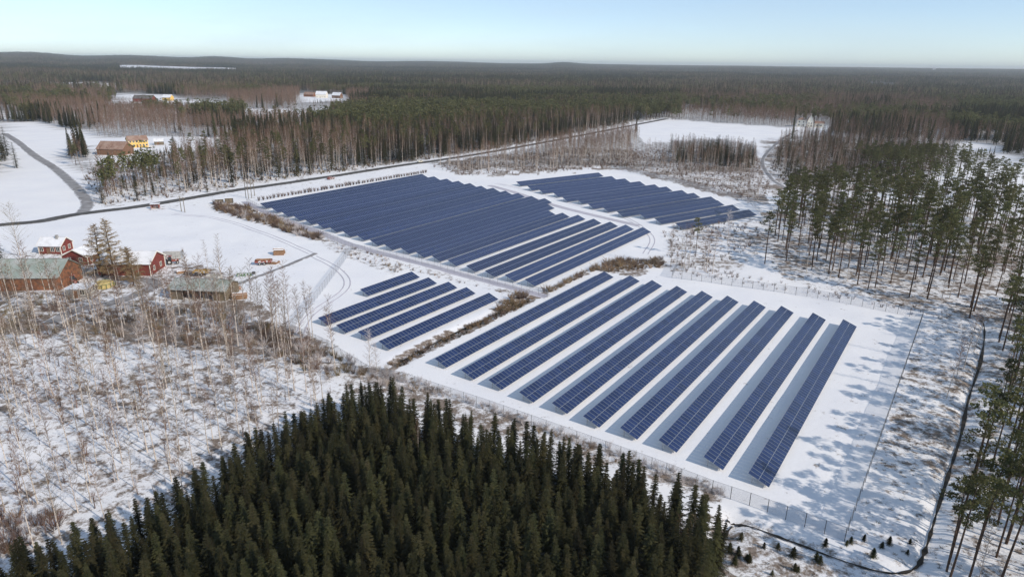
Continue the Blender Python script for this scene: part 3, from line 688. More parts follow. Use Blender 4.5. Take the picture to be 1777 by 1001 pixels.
# ------------------------------------------------------------------ scattering (one object per mass; its own mesh carries the shapes and the points)
def scatter(name, label, cat, protos, mats, X, Y, S, pick=None, Zs=None, aniso=.12):
    N = len(X)
    if N == 0: return
    vs = []; fs = []; ms = []; pr = []
    for k, mb in enumerate(protos):
        o = len(vs); vs += mb.v; fs += [tuple(i + o for i in f) for f in mb.f]; ms += mb.m; pr += [k] * len(mb.v)
    nv = len(vs); Z = T(X, Y) if Zs is None else Zs
    me = bpy.data.meshes.new(name); me.from_pydata(vs + [tuple(p) for p in np.stack([X, Y, Z], 1)], [], fs)
    for m in mats: me.materials.append(m)
    me.polygons.foreach_set('material_index', ms)
    pick = RNG.integers(0, len(protos), N) if pick is None else pick
    def at(nm, ty, arr, key='value'):
        a = me.attributes.new(nm, ty, 'POINT'); a.data.foreach_set(key, arr)
    at('proto', 'INT', np.array(pr + [-1] * N, np.int32)); at('pick', 'INT', np.concatenate([np.full(nv, -1), pick]).astype(np.int32))
    rot = np.zeros((nv + N, 3), np.float32); rot[nv:, 2] = RNG.uniform(0, 6.283, N); rot[nv:, 0] = RNG.normal(0, .025, N); rot[nv:, 1] = RNG.normal(0, .025, N); at('rot', 'FLOAT_VECTOR', rot.ravel(), 'vector')
    scl = np.ones((nv + N, 3), np.float32); k = 1 + RNG.normal(0, aniso, N); scl[nv:, 0] = S * k; scl[nv:, 1] = S * k; scl[nv:, 2] = S; at('scl', 'FLOAT_VECTOR', scl.ravel(), 'vector')
    o = link(bpy.data.objects.new(name, me)); tag(o, label, cat, kind='stuff')
    ng = bpy.data.node_groups.new(name, 'GeometryNodeTree'); ng.interface.new_socket('Geometry', in_out='INPUT', socket_type='NodeSocketGeometry'); ng.interface.new_socket('Geometry', in_out='OUTPUT', socket_type='NodeSocketGeometry')
    nd = ng.nodes; lk = ng.links.new; gi = nd.new('NodeGroupInput'); go = nd.new('NodeGroupOutput'); jn = nd.new('GeometryNodeJoinGeometry')
    def named(nm, ty):
        a = nd.new('GeometryNodeInputNamedAttribute'); a.data_type = ty; a.inputs['Name'].default_value = nm; return a.outputs['Attribute']
    def eq(sock, v):
        c = nd.new('FunctionNodeCompare'); c.data_type = 'INT'; c.operation = 'EQUAL'; A = [i for i in c.inputs if i.enabled and i.name == 'A'][0]; B = [i for i in c.inputs if i.enabled and i.name == 'B'][0]; lk(sock, A); B.default_value = v; return c.outputs[0]
    def sep(sel):
        s = nd.new('GeometryNodeSeparateGeometry'); s.domain = 'POINT'; lk(gi.outputs[0], s.inputs['Geometry']); lk(sel, s.inputs['Selection']); return s.outputs['Selection']
    pts = nd.new('GeometryNodeMeshToPoints'); lk(sep(eq(named('proto', 'INT'), -1)), pts.inputs['Mesh'])
    for k in range(len(protos)):
        ip = nd.new('GeometryNodeInstanceOnPoints'); lk(pts.outputs[0], ip.inputs['Points']); lk(eq(named('pick', 'INT'), k), ip.inputs['Selection'])
        lk(sep(eq(named('proto', 'INT'), k)), ip.inputs['Instance']); lk(named('rot', 'FLOAT_VECTOR'), ip.inputs['Rotation']); lk(named('scl', 'FLOAT_VECTOR'), ip.inputs['Scale']); lk(ip.outputs[0], jn.inputs[0])
    lk(jn.outputs[0], go.inputs[0]); o.modifiers.new('scatter', 'NODES').node_group = ng
    return o
def jgrid(x0, x1, y0, y1, step, jit=.48):
    xs = np.arange(x0, x1, step); ys = np.arange(y0, y1, step); X, Y = np.meshgrid(xs, ys); X = X + (np.arange(len(ys)) % 2)[:, None] * step * .5
    X = X.ravel(); Y = Y.ravel(); return X + RNG.uniform(-jit, jit, X.shape) * step, Y + RNG.uniform(-jit, jit, X.shape) * step
def fill(poly, step, pixel=True, jit=.48, clearroad=1.0):
    P = [G(*p) for p in poly] if pixel else [np.array(p) for p in poly]; xs = [p[0] for p in P]; ys = [p[1] for p in P]
    X, Y = jgrid(min(xs), max(xs), min(ys), max(ys), step, jit); k = inpoly(X, Y, [tuple(p) for p in P]); X, Y = X[k], Y[k]
    k = (road_dist(X, Y) > clearroad) & ~occupied(X, Y); return X[k], Y[k]
BLD = []   # (x, y, radius) kept free of trees
def occupied(X, Y):
    o = fieldmask(X, Y)
    for bx, by, br in BLD: o |= np.hypot(X - bx, Y - by) < br
    return o
FARF = gp([(885, 312), (1050, 297), (1315, 366), (1205, 398), (1105, 386)])
_occ = occupied
def occupied(X, Y): return _occ(X, Y) | inpoly(X, Y, FARF)

# ------------------------------------------------------------------ buildings
def window(root, x, y, z, w, h, axis_, sgn, mat_f=None):
    """a framed window standing 4 cm proud of the wall; axis_ = wall normal"""
    f = MB(); t = .09
    def bx(mb, a0, a1, z0, z1, d0, d1):
        if axis_ == 'y': mb.box(x + a0, x + a1, min(y + sgn * d0, y + sgn * d1), max(y + sgn * d0, y + sgn * d1), z + z0, z + z1)
        else: mb.box(min(x + sgn * d0, x + sgn * d1), max(x + sgn * d0, x + sgn * d1), y + a0, y + a1, z + z0, z + z1)
    for a in ((-w / 2 - t, -w / 2, -t, h + t), (w / 2, w / 2 + t, -t, h + t), (-w / 2, w / 2, -t, 0), (-w / 2, w / 2, h, h + t), (-.03, .03, 0, h)): bx(f, *a, .0, .06)
    o = f.obj('window', mat_f or M_WHITE, root); g = MB(); bx(g, -w / 2, w / 2, 0, h, .0, .025); g.obj('pane', M_GLASS, o)
def house(name, label, fl, fr, width, hw, hr, wall, roof, gable_front=False, length=None, wins=0, doors=1, open_bays=0, over=.45, chimney=True, trim=None, hip=False, group=None, storeys=1, cat='house'):
    A, B = G(*fl), G(*fr); v = B - A; L = float(np.linalg.norm(v)); an = math.atan2(v[1], v[0]); nrm = np.array([-v[1], v[0]]) / L
    if gable_front:
        depth = length; c = (A + B) / 2 + nrm * depth / 2; LX, WY, rz = depth, L, an + R(90)   # ridge runs away from the viewer
    else: c = (A + B) / 2 + nrm * width / 2; LX, WY, rz = L, width, an
    r = empty(name, c[0], c[1], 0, rz); tag(r, label, cat, group); BLD.append((c[0], c[1], max(LX, WY) * .62 + 1))
    a, b = LX / 2, WY / 2; mb = MB(); rid = (a - b * .8) if hip else a
    if open_bays:   # three closed sides, posts along the open front
        mb.box(-a, a, b - .15, b, -.3, hw); mb.box(-a, -a + .15, -b, b - .15, -.3, hw); mb.box(a - .15, a, -b, b - .15, -.3, hw)
        for s in (-1, 1):
            x = s * (a - .075); mb.add([(x - .07, -b, hw), (x + .07, -b, hw), (x + .07, b, hw), (x - .07, b, hw), (x - .07, 0, hw + hr), (x + .07, 0, hw + hr)], [(0, 4, 3), (1, 2, 5), (0, 1, 5, 4), (2, 3, 4, 5)])
        for i in range(open_bays + 1):
            x = -a + .25 + (2 * a - .5) * i / open_bays; p = MB().box(x - .14, x + .14, -b + .05, -b + .33, -.2, hw); p.obj('post', wall, r)
        MB().box(-a + .2, a - .2, -b + .04, -b + .3, hw - .5, hw - .02).obj('lintel', wall, r)
        for i in (0, open_bays - 1):
            x0 = -a + .42 + (2 * a - .5) * i / open_bays; x1 = x0 + (2 * a - .5) / open_bays - .35; MB().box(x0, x1, -b + .12, -b + .2, -.1, hw - .5).obj('plank_wall', wall, r)
    else:
        vs = [(-a, -b, -.3), (a, -b, -.3), (a, b, -.3), (-a, b, -.3), (-a, -b, hw), (a, -b, hw), (a, b, hw), (-a, b, hw)]; fs = [(0, 1, 5, 4), (1, 2, 6, 5), (2, 3, 7, 6), (3, 0, 4, 7)]
        if not hip and hr > 0: vs += [(-a, 0, hw + hr), (a, 0, hw + hr)]; fs += [(5, 6, 9), (7, 4, 8)]
        mb.add(vs, fs)
    mb.obj('wall', wall, r)
    ro = MB(); th = .16; s = hr / b; e = over
    if hr <= 0: ro.box(-a - .2, a + .2, -b - .2, b + .2, hw, hw + .2)
    else:
        for sg in (-1, 1):
            y0, z0 = sg * (b + e), hw - s * e + .05; xr = rid + (0 if hip else e); xe = a + e
            q = [(-xe, y0, z0), (xe, y0, z0), (xr, 0, hw + hr + .05), (-xr, 0, hw + hr + .05)]; vs = q + [(p[0], p[1], p[2] + th) for p in q]
            ro.add(vs, [(0, 1, 2, 3), (7, 6, 5, 4), (0, 4, 5, 1), (1, 5, 6, 2), (2, 6, 7, 3), (3, 7, 4, 0)])
        if hip:
            for sg in (-1, 1): ro.add([(sg * (a + e), -b - e, hw - s * e + .05 + th), (sg * (a + e), b + e, hw - s * e + .05 + th), (sg * rid, 0, hw + hr + .05 + th)], [(0, 1, 2)])
        ro.box(-rid - (0 if hip else e), rid + (0 if hip else e), -.18, .18, hw + hr + .05 + th - .04, hw + hr + .1 + th)
    rf = ro.obj('roof', roof, r)
    if chimney and hr > 0: MB().box(a * .3, a * .3 + .7, -.9, -.2, hw + hr - 1.0, hw + hr + .9).obj('chimney', M_CONC, rf)
    if trim:
        tb = MB()
        for sx in (-1, 1):
            for sy in (-1, 1): tb.box(sx * a - .08 + sx * .05, sx * a + .08 + sx * .05, sy * b - .08 + sy * .05, sy * b + .08 + sy * .05, -.2, hw - s * .1)
            for sy in (-1, 1):
                x = sx * (a + e + .03); tb.add([(x, sy * (b + e), hw - s * e - .08), (x, sy * (b + e), hw - s * e + .2), (x, 0, hw + hr + .25), (x, 0, hw + hr - .03), (x + sx * .05, sy * (b + e), hw - s * e - .08), (x + sx * .05, sy * (b + e), hw - s * e + .2), (x + sx * .05, 0, hw + hr + .25), (x + sx * .05, 0, hw + hr - .03)], [(0, 1, 2, 3), (4, 5, 6, 7), (0, 4, 7, 3), (1, 5, 6, 2)])
        tb.obj('trim_boards', trim, r)
    if doors and not open_bays:
        x = -a * .15
        d = MB().box(x - .55, x + .55, -b - .05, -b + .02, -.1, 2.1); d = d.obj('door', M_BROWN if wall is not M_BROWN else M_DARK, r); MB().box(x + .35, x + .45, -b - .12, -b - .05, .95, 1.05).obj('handle', M_STEEL, d)
    for st in range(storeys):
        z = 1.0 + 2.6 * st
        if z + 1.3 > hw and st: break
        for i in range(wins):
            x = -a + 2 * a * (i + .5) / wins
            if st == 0 and abs(x + a * .15) < 1.2: continue
            window(r, x, -b, z, 1.1, 1.25, 'y', -1)
        if wins:
            for sx in (-1, 1):
                for k in (-.45, .45): window(r, sx * a, b * k, z, 1.0, 1.25, 'x', sx)
    return r
house('barn', 'large barn with grey green metal roof and orange lit gable, left edge', (-28, 505), (104, 504), 11.5, 3.8, 3.4, M_ORANGE, M_GREENR, wins=0, doors=0, chimney=False, cat='barn')
house('red_cottage', 'small red cottage with white snowy roof behind the big barn', (69, 441), (107, 441.5), 6.0, 2.9, 2.0, M_RED, M_SNOWM, wins=4, trim=M_WHITE)
house('red_house', 'red house with its gable and white windows facing, right of the cottage', (110, 459), (154, 460), 0, 2.7, 2.0, M_RED, M_SNOWM, gable_front=True, length=11, wins=3, trim=M_WHITE)
house('red_farmhouse', 'red farmhouse with bright sunlit gable beside the larches', (262, 478), (287, 462), 0, 3.6, 2.4, M_RED, M_SNOWM, gable_front=True, length=15, wins=4, trim=M_WHITE)
house('open_shed', 'long open fronted shed with pale green metal roof in the farmyard', (297, 519), (392, 523), 7.5, 3.0, 1.5, M_GREYW, M_GREENR, open_bays=5, chimney=False, over=.6, cat='shed')
house('grey_hut', 'small grey flat roofed hut in front of the barn', (116, 518), (154, 517), 4.5, 2.5, 0, M_CONC, M_SNOWM, wins=2, chimney=False, cat='hut')
house('yellow_house', 'two storey yellow house with brown roof beyond the main road', (225, 257), (258, 255), 8.5, 5.2, 2.6, M_YEL, M_BROWNR, wins=6, storeys=2, trim=M_WHITE)
house('brown_barn', 'brown barn with rusty roof next to the yellow house', (169, 269), (214, 270), 12, 4.0, 4.2, M_BROWN, M_BROWNR, doors=1, chimney=False, cat='barn')
house('low_shed', 'low grey shed with snowy roof right of the yellow house', (268, 252), (284, 251.5), 6, 2.6, 1.6, M_GREYW, M_SNOWM, chimney=False, cat='shed')
house('far_red_farm', 'distant red farm building in a snowy clearing on the left', (231, 177), (264, 177.5), 12, 5, 4.5, M_RED, M_DARKR, chimney=False, wins=5)
house('far_cream_house', 'distant cream house at the right end of the red farm clearing', (282, 175), (296, 175.3), 9, 5, 4, M_YEL, M_SNOWM, wins=4)
house('far_white_house', 'distant white house with snowy roof in the middle clearing', (548, 170), (566, 170.3), 10, 6, 5, M_WHITE, M_SNOWM, wins=4)
house('far_brown_house', 'distant brown house right of the white house in the clearing', (576, 170.5), (590, 171), 9, 5, 4.5, M_BROWN, M_SNOWM, wins=3)
house('far_orange_barn', 'distant orange barn left of the white house in the clearing', (527, 168), (544, 168.5), 10, 4, 4, M_ORANGE, M_BROWNR, wins=0, chimney=False, cat='barn')
# white villa: a round-topped tower block, a steep gabled middle and a low wing
v = house('white_villa', 'white villa with steep gable, tower and low wing above the field', (1400, 221), (1410, 221.4), 0, 7.0, 6.0, M_WHITE, M_BROWNR, gable_front=True, length=12, wins=4, storeys=2)
MB().box(-4.2, 4.2, 4.7, 12.6, -.5, 7.2).obj('tower', M_WHITE, v)
MB().add([(-4.8, 4.6, 7.1), (4.8, 4.6, 7.1), (4.8, 13.2, 7.1), (-4.8, 13.2, 7.1), (-1.2, 8.0, 9.2), (1.2, 8.0, 9.2), (1.2, 9.8, 9.2), (-1.2, 9.8, 9.2)], [(0, 1, 5, 4), (1, 2, 6, 5), (2, 3, 7, 6), (3, 0, 4, 7), (4, 5, 6, 7), (3, 2, 1, 0)]).obj('tower_roof', M_BROWNR, v)
MB().box(-3, 5.5, -13.5, -4.7, -.5, 4.2).obj('wing', M_WHITE, v); MB().add([(-4, -14, 4.1), (6.2, -14, 4.1), (6.2, -4.7, 4.1), (-4, -4.7, 4.1), (1, -14, 6.4), (1, -4.7, 6.4)], [(0, 1, 4), (0, 4, 5, 3), (1, 2, 5, 4), (2, 3, 5)]).obj('wing_roof', M_BROWNR, v)
for y_ in (6.5, 10.8): window(v, -4.2, y_, 1.2, 1.2, 1.5, 'x', -1); window(v, -4.2, y_, 4.4, 1.2, 1.5, 'x', -1)
for y_ in (-7, -11): window(v, -3, y_, 1.2, 1.2, 1.4, 'x', -1)

# ------------------------------------------------------------------ farm machines and small things
def wheel(root, x, y, r, w):
    ty = MB().tube([(x, y - w / 2, r), (x, y + w / 2, r)], [r, r], 12).obj('wheel', M_RUB, root); MB().tube([(x, y - w / 2 - .02, r), (x, y + w / 2 + .02, r)], [r * .5, r * .5], 8).obj('rim', M_PLAST, ty)
def at(px, label, name, cat, rz, group=None):
    p = G(*px); r = empty(name, p[0], p[1], TZ(*p), R(rz)); return tag(r, label, cat, group)
def trailer(px, label, rz, m, load=True, L=5.0):
    r = at(px, label, 'farm_trailer', 'trailer', rz); w = 1.1
    MB().box(-L / 2, L / 2, -w, w, .8, .95).obj('bed', m, r); MB().box(L / 2, L / 2 + 1.5, -.07, .07, .55, .7).obj('drawbar', M_STEEL, r)
    for y in (-w, w): MB().box(-L / 2, L / 2, y - .04 - (.001 if y < 0 else -.001), y + .04, .955, 1.5).obj('side_board', m, r)
    for x in (-L / 2, L / 2): MB().box(x - .04, x + .04, -w + .06, w - .06, .955, 1.5).obj('end_board', m, r)
    for x in (-.7, .7):
        for y in (-1.0, 1.0): wheel(r, x - .4, y, .45, .3)
    if load:
        b = MB()
        for i in range(26): q = rv(-.7, .7); b.tube([(-L / 2 + .2 + rv(0, .5), q, 1.05 + rv(0, .7)), (L / 2 - .2 - rv(0, .6), q + rv(-.3, .3), 1.05 + rv(0, .7))], [.1, .09], 5)
        b.obj('load', M_LOG, r)
    return r
def woodpile(px, label, rz, n=42, L=3.2, m=M_LOG):
    r = at(px, label, 'log_pile', 'log pile', rz); k = 0; row_ = 0; cnt = 9
    while k < n and cnt > 1:
        for i in range(cnt):
            y = (i - cnt / 2) * .34 + rv(-.05, .05); z = .16 + row_ * .29; a = rv(-.2, .2); o = MB().tube([(-L / 2 + a, y, z), (L / 2 + a, y + rv(-.08, .08), z)], [.16, .15], 6).obj('log', m, r); k += 1
        cnt -= 1; row_ += 1
    MB().add([(-L / 2, -1.1, row_ * .29 * .8), (L / 2, -1.1, row_ * .29 * .8), (L / 2, 0, row_ * .29 + .2), (-L / 2, 0, row_ * .29 + .2), (L / 2, 1.1, row_ * .29 * .8), (-L / 2, 1.1, row_ * .29 * .8)], [(0, 1, 2, 3), (3, 2, 4, 5)]).obj('snow_cover', M_SNOWM, r)
    return r
def tractor(px, label, rz, m):
    r = at(px, label, 'tractor', 'tractor', rz)
    MB().box(0, 1.9, -.38, .38, .75, 1.35).obj('bonnet', m, r); MB().box(-1.2, 0, -.5, .5, .7, 1.25).obj('body', m, r)
    c = MB()
    for x in (-1.1, .0):
        for y in (-.6, .6): c.box(x - .05, x + .05, y - .05, y + .05, 1.25, 2.5)
    c = c.obj('cab', m, r); MB().box(-1.02, -.06, -.58, .58, 1.3, 2.45).obj('window', M_GLASS, c); MB().box(-1.3, .15, -.75, .75, 2.5, 2.65).obj('roof', m, r); MB().tube([(1.2, .25, 1.35), (1.2, .25, 2.3)], [.05, .05], 6).obj('exhaust', M_STEEL, r)
    for y in (-.85, .85): wheel(r, -.8, y, .8, .42); wheel(r, 1.5, y * .85, .5, .3)
    return r
def plough(px, label, rz, m, n=5):
    r = at(px, label, 'plough', 'farm machine', rz); MB().box(-2.2, 2.2, -.09, .09, .75, .93).obj('beam', m, r); MB().box(2.2, 3.0, -.35, .35, .6, 1.3).obj('hitch', M_STEEL, r)
    for i in range(n):
        x = -1.9 + i * .9; MB().box(x - .06, x + .06, -.2, -.1, .2, .75).add([(x - .35, -.5, .05), (x + .3, .1, .05), (x + .2, .15, .65), (x - .3, -.35, .6)], [(0, 1, 2, 3)]).obj('share', m, r)
    wheel(r, -2.0, .5, .35, .2); return r
trailer((458, 458), 'red farm trailer loaded with logs on the snow', 12, M_REDP); trailer((350, 477), 'yellow farm trailer near the lone birches', 8, M_YELP, False, 4.2)
woodpile((485, 441), 'log pile with snow on the open field edge', 8); woodpile((475, 456), 'low log pile right of the red loaded trailer', -12, 17)
woodpile((416, 517), 'reddish log pile at the right end of the long shed', 20, 35, 3.6); tractor((299, 458), 'red tractor parked beside the sunlit red farmhouse', 30, M_REDP)
plough((425, 479), 'green plough beside the lone birches', 6, M_GRNP); plough((330, 478), 'rusty plough behind the long shed roof', -20, M_STEEL, 4); tractor((128, 493), 'red tractor at the corner of the big barn', -40, M_REDP)
# silver box body behind the tractor
r = at((302, 450), 'silver box container behind the red tractor', 'box_container', 'container', 8); MB().box(-2.6, 2.6, -1.2, 1.2, .4, 2.9).obj('box', M_PLAST, r); MB().box(-2.65, 2.65, -1.25, 1.25, 2.9, 3.02).obj('roof', M_SNOWM, r)
for s in (-1, 1): MB().box(2.6, 2.65, s * .6 - .55, s * .6 + .55, .5, 2.8).obj('door', M_GALV, r)
for x in (-1.6, 1.6):
    for y in (-1.0, 1.0): wheel(r, x, y, .4, .3)
# round straw feeder
r = at((180, 497), 'round straw filled hay feeder on the farmyard turning circle', 'hay_feeder', 'hay feeder', 0); MB().tube([(0, 0, 0), (0, 0, .9), (0, 0, 1.4)], [2.9, 2.8, 1.7], 16).obj('straw', M_STRAW, r)
for i in range(16):
    a = i * 2 * math.pi / 16; MB().box(-.05, .05, -.05, .05, 0, 1.25).obj('rail_post', M_GRNP, r).location = (3.0 * math.cos(a), 3.0 * math.sin(a), 0)
MB().tube([(3.0 * math.cos(i * math.pi / 8), 3.0 * math.sin(i * math.pi / 8), 1.2) for i in range(17)], [.05] * 17, 5).obj('ring', M_GRNP, r)
# roadside things
r = at((270, 362), 'small red and white bus shelter beside the main road', 'bus_shelter', 'bus shelter', 12); MB().box(-1.6, 1.6, .9, 1.0, 0, 2.1).box(-1.6, -1.5, -.9, .9, 0, 2.1).box(1.5, 1.6, -.9, .9, 0, 2.1).obj('wall', M_REDP, r); MB().box(-1.8, 1.8, -1.2, 1.2, 2.1, 2.25).obj('roof', M_SNOWM, r); MB().box(-1.4, 1.4, .5, .88, .4, .48).obj('seat', M_WHITE, r)
for i, (px, wd) in enumerate((((381, 354), 'left'), ((398, 352), 'right'))):
    r = at(px, f'dark transformer cabinet with snowy lid, {wd} one of two by the hedge', 'transformer_cabinet', 'cabinet', 20, 'transformer cabinets'); MB().box(-1.7, 1.7, -1.2, 1.2, .0, 2.3).obj('housing', M_STEEL, r); MB().box(-1.85, 1.85, -1.35, 1.35, 2.3, 2.5).obj('roof', M_SNOWM, r)
    for s in (-1, 1): MB().box(s * .8 - .7, s * .8 + .7, -1.24, -1.2, .2, 2.1).obj('door', M_GREYW, r)
def pole(px, h, label):
    r = at(px, label, 'utility_pole', 'pole', rv(0, 50), 'utility poles'); MB().tube([(0, 0, -.5), (0, 0, h)], [.16, .11], 7).obj('shaft', M_GREYW, r); MB().box(-.8, .8, -.06, .06, h - .6, h - .45).obj('crossarm', M_GREYW, r)
    for x in (-.7, 0, .7): MB().tube([(x, 0, h - .45), (x, 0, h - .2)], [.05, .03], 5).obj('insulator', M_WHITE, r)
for px, h, lb in (((427, 344), 8.4, 'leftmost utility pole of four at the corner of the main field'), ((431.5, 345), 8, 'second utility pole of four at the corner of the main field'), ((437, 344), 8.6, 'third utility pole of four at the corner of the main field'), ((442, 340), 7.8, 'rightmost utility pole of four at the corner of the main field'), ((315, 367), 6.5, 'left pole of two below the main road'), ((321, 369), 6.5, 'right pole of two below the main road')): pole(px, h, lb)
def car(px, label, rz, m, z=.17):
    r = at(px, label, 'parked_car', 'car', rz); r.location.z += z
    prof = [(-2.1, .35), (-2.1, .85), (-1.5, .95), (-1.0, 1.42), (.6, 1.42), (1.2, .95), (2.1, .8), (2.1, .35)]
    mb = MB(); n = len(prof); mb.add([(x, -.85, z_) for x, z_ in prof] + [(x, .85, z_) for x, z_ in prof], [tuple(range(n))[::-1], tuple(range(n, 2 * n))] + [(i, (i + 1) % n, n + (i + 1) % n, n + i) for i in range(n)]); mb.obj('body', m, r)
    for y in (-.87, .87): MB().add([(-1.25, y, .98), (1.0, y, .98), (.5, y, 1.36), (-.95, y, 1.36)], [(0, 1, 2, 3)]).obj('window', M_GLASS, r)
    for x in (-1.3, 1.3):
        for y in (-.8, .8): wheel(r, x, y, .33, .2)
    for y in (-.6, .6): MB().box(2.1, 2.13, y - .15, y + .15, .6, .75).obj('headlight', M_GLASS, r)
car((729, 282.5), 'white car driving on the main road behind the main field', 56, M_WHITE); car((241, 268), 'dark car parked in front of the yellow house', 70, M_STEEL, 0)
car((574, 311.5), 'red car standing below the road above the main field', 56, M_REDP, 0)
car((214, 471), 'snow dusted grey car parked behind the larches', 20, M_PLAST, 0); car((166, 474), 'white car parked in the yard right of the red house', 65, M_WHITE, 0)
woodpile((314, 472), 'small grey log pile between farmhouse and long shed', 35, 15, 2.4); woodpile((405, 503), 'brown log pile at the back corner of the long shed', 80, 22, 2.6); trailer((372, 486), 'grey empty trailer left of the green plough', -10, M_PLAST, False, 4.0)
# row of dry clipped bushes along the road edge of the main field
BB = [shrub(2.1, 70, .8, .06) for _ in range(3)]; BBm = [b.mesh('twigs', M_BRUSH) for b in BB]
A, B = G(451, 348), G(738, 300)
for i in range(58):
    q = A + (B - A) * (i + rv(-.25, .25)) / 57; o = bpy.data.objects.new('dry_bush', random.choice(BBm)); link(o); o.location = (q[0], q[1], 0); o.rotation_euler = (0, 0, rv(0, 6)); s = rv(.8, 1.15); o.scale = (s, s, s)
    tag(o, 'grey dry bush in the line along the road side of the main field', 'bush', 'bush line along the main field')

# ------------------------------------------------------------------ trees
PROTO = {'spruce': [], 'pine': [], 'birch': [], 'larch': []}
def reg(kind, tc, mt, mc, h): PROTO[kind].append((tc[0].mesh('trunk', mt), tc[1].mesh('crown', mc), h, tc))
for h, rm in ((7.2, 1.6), (7.6, 1.95), (8, 1.5), (8.4, 1.8), (8.8, 1.7), (7.4, 1.4), (8.2, 2.1), (7.8, 1.65)): reg('spruce', spruce(h, .46, 7, 5, rm, .85), M_BARK, M_SPRUCE, h)
for h in (18, 19, 20, 21, 19, 17): reg('pine', pine(h), M_PBARK, M_PINE, h)
for i, h in enumerate((9, 10.5, 12, 13.5, 15, 14)): reg('birch', birch(h, nb=24 + 4 * i, spread=.075 + .019 * i, base=.42 if i < 3 else .28), M_BIRCH, M_TWIG if i != 4 else M_TWIG2, h)
def tree(kind, x, y, h, label, group, pi=None, extra=None):
    pr = PROTO[kind]; pi = random.randrange(len(pr)) if pi is None else pi; tm, cm, h0, _ = pr[pi]; s = h / h0; z = TZ(x, y)
    r = empty({'spruce': 'spruce_tree', 'pine': 'pine_tree', 'birch': 'birch_tree', 'larch': 'larch_tree'}[kind], x, y, z, rv(0, 6.28)); r.rotation_euler = (rv(-.03, .03), rv(-.03, .03), rv(0, 6.28)); k = rv(.9, 1.12); r.scale = (s * k, s * k, s)
    tag(r, label, kind, group); link(bpy.data.objects.new('trunk', tm), r); link(bpy.data.objects.new('crown', cm), r); return r
POOL = {'spruce': [], 'pine': [], 'birch': []}     # (x, y, h, region)
def pool(kind, X, Y, h0, h1, region):
    for x, y in zip(X, Y): POOL[kind].append((float(x), float(y), rv(h0, h1), region))
LAB = {}
def region(key, label, group): LAB[key] = (label, group)
# 1 plantation in the foreground
X, Y = fill(PLANT, 1.92, False, .44); pool('spruce', X, Y, 6.7, 9.2, 'plant')
region('plant', 'dark green spruce in the dense plantation along the bottom edge', 'foreground spruce plantation')
# 2 thin birches on the cut-over slope, lower left
X, Y = fill([(-60, 545), (240, 592), (480, 612), (600, 640), (585, 705), (410, 815), (240, 900), (90, 950), (-60, 985)], 4.5); k = RNG.random(len(X)) < .85; pool('birch', X[k], Y[k], 9, 14.5, 'slope')
region('slope', 'thin bare birch on the snowy cut-over slope, lower left', 'birches on the cut-over slope')
# 3 birches in front of the farm
X, Y = fill([(-40, 512), (110, 525), (250, 538), (420, 548), (560, 595), (590, 625), (470, 605), (240, 590), (-40, 560)], 4.2); pool('birch', X, Y, 12, 17.5, 'farmfront')
region('farmfront', 'bare birch in the brown thicket between farmyard and slope', 'birches in front of the farm')
# 5 road fringe
X, Y = fill([(122, 332), (132, 308), (165, 316), (230, 322), (268, 292), (300, 292), (310, 330), (270, 345), (180, 356), (160, 340)], 4.6, clearroad=3)
kk = RNG.random(len(X)); pool('birch', X[kk < .6], Y[kk < .6], 7, 12, 'fringeL'); pool('pine', X[(kk >= .6) & (kk < .8)], Y[(kk >= .6) & (kk < .8)], 7, 11, 'fringeL'); pool('spruce', X[kk >= .8], Y[kk >= .8], 6, 11, 'fringeL')
region('fringeL', '', 'trees at the road junction')
X, Y = fill([(300, 285), (420, 255), (560, 240), (700, 238), (860, 222), (1080, 205), (1120, 206), (1080, 216), (940, 243), (860, 258), (740, 276), (560, 301), (420, 322), (310, 336)], 5.0, clearroad=5)
kk = RNG.random(len(X)); px, py = PROJ(X, Y); b = np.where(px > 620, .34, .70)
pool('birch', X[kk < b], Y[kk < b], 13, 20, 'fringe'); q = (kk >= b) & (kk < b + .14); pool('pine', X[q], Y[q], 13, 18, 'fringe'); q = kk >= b + .14; pool('spruce', X[q], Y[q], 11, 18, 'fringe')
region('fringe', '', 'trees along the main road')
# 6 birch groups between road and panels
X, Y = fill([(755, 287), (870, 270), (1000, 262), (1100, 262), (1095, 288), (960, 297), (800, 303)], 5.5, clearroad=3); kk = RNG.random(len(X)); pool('birch', X[kk < .75], Y[kk < .75], 10, 17, 'mid')
X, Y = fill([(930, 262), (1010, 245), (1100, 232), (1110, 250), (1080, 268), (960, 276)], 5.0, clearroad=3); pool('birch', X, Y, 11, 16, 'mid')
region('mid', '', 'birches between road and panels')
# 7, 8 young stand behind the far field
X, Y = fill([(1062, 290), (1130, 262), (1310, 280), (1325, 330), (1315, 350), (1180, 312)], 7.0); pool('birch', X, Y, 7, 12, 'young')
X, Y = fill([(1162, 262), (1240, 264), (1312, 272), (1308, 292), (1170, 284)], 3.8); kk = RNG.random(len(X)); pool('birch', X[kk < .72], Y[kk < .72], 9, 14, 'young'); pool('spruce', X[kk >= .72], Y[kk >= .72], 9, 14, 'young')
region('young', '', 'young stand behind the far field')
# 9 right of the forest track
X, Y = fill([(1335, 292), (1350, 255), (1400, 236), (1600, 250), (1660, 270), (1600, 288), (1500, 300), (1480, 320), (1400, 325)], 5.2, clearroad=2); kk = RNG.random(len(X)); pool('birch', X[kk < .7], Y[kk < .7], 9, 15, 'track'); pool('spruce', X[kk >= .7], Y[kk >= .7], 8, 14, 'track')
region('track', '', 'trees right of the forest track')
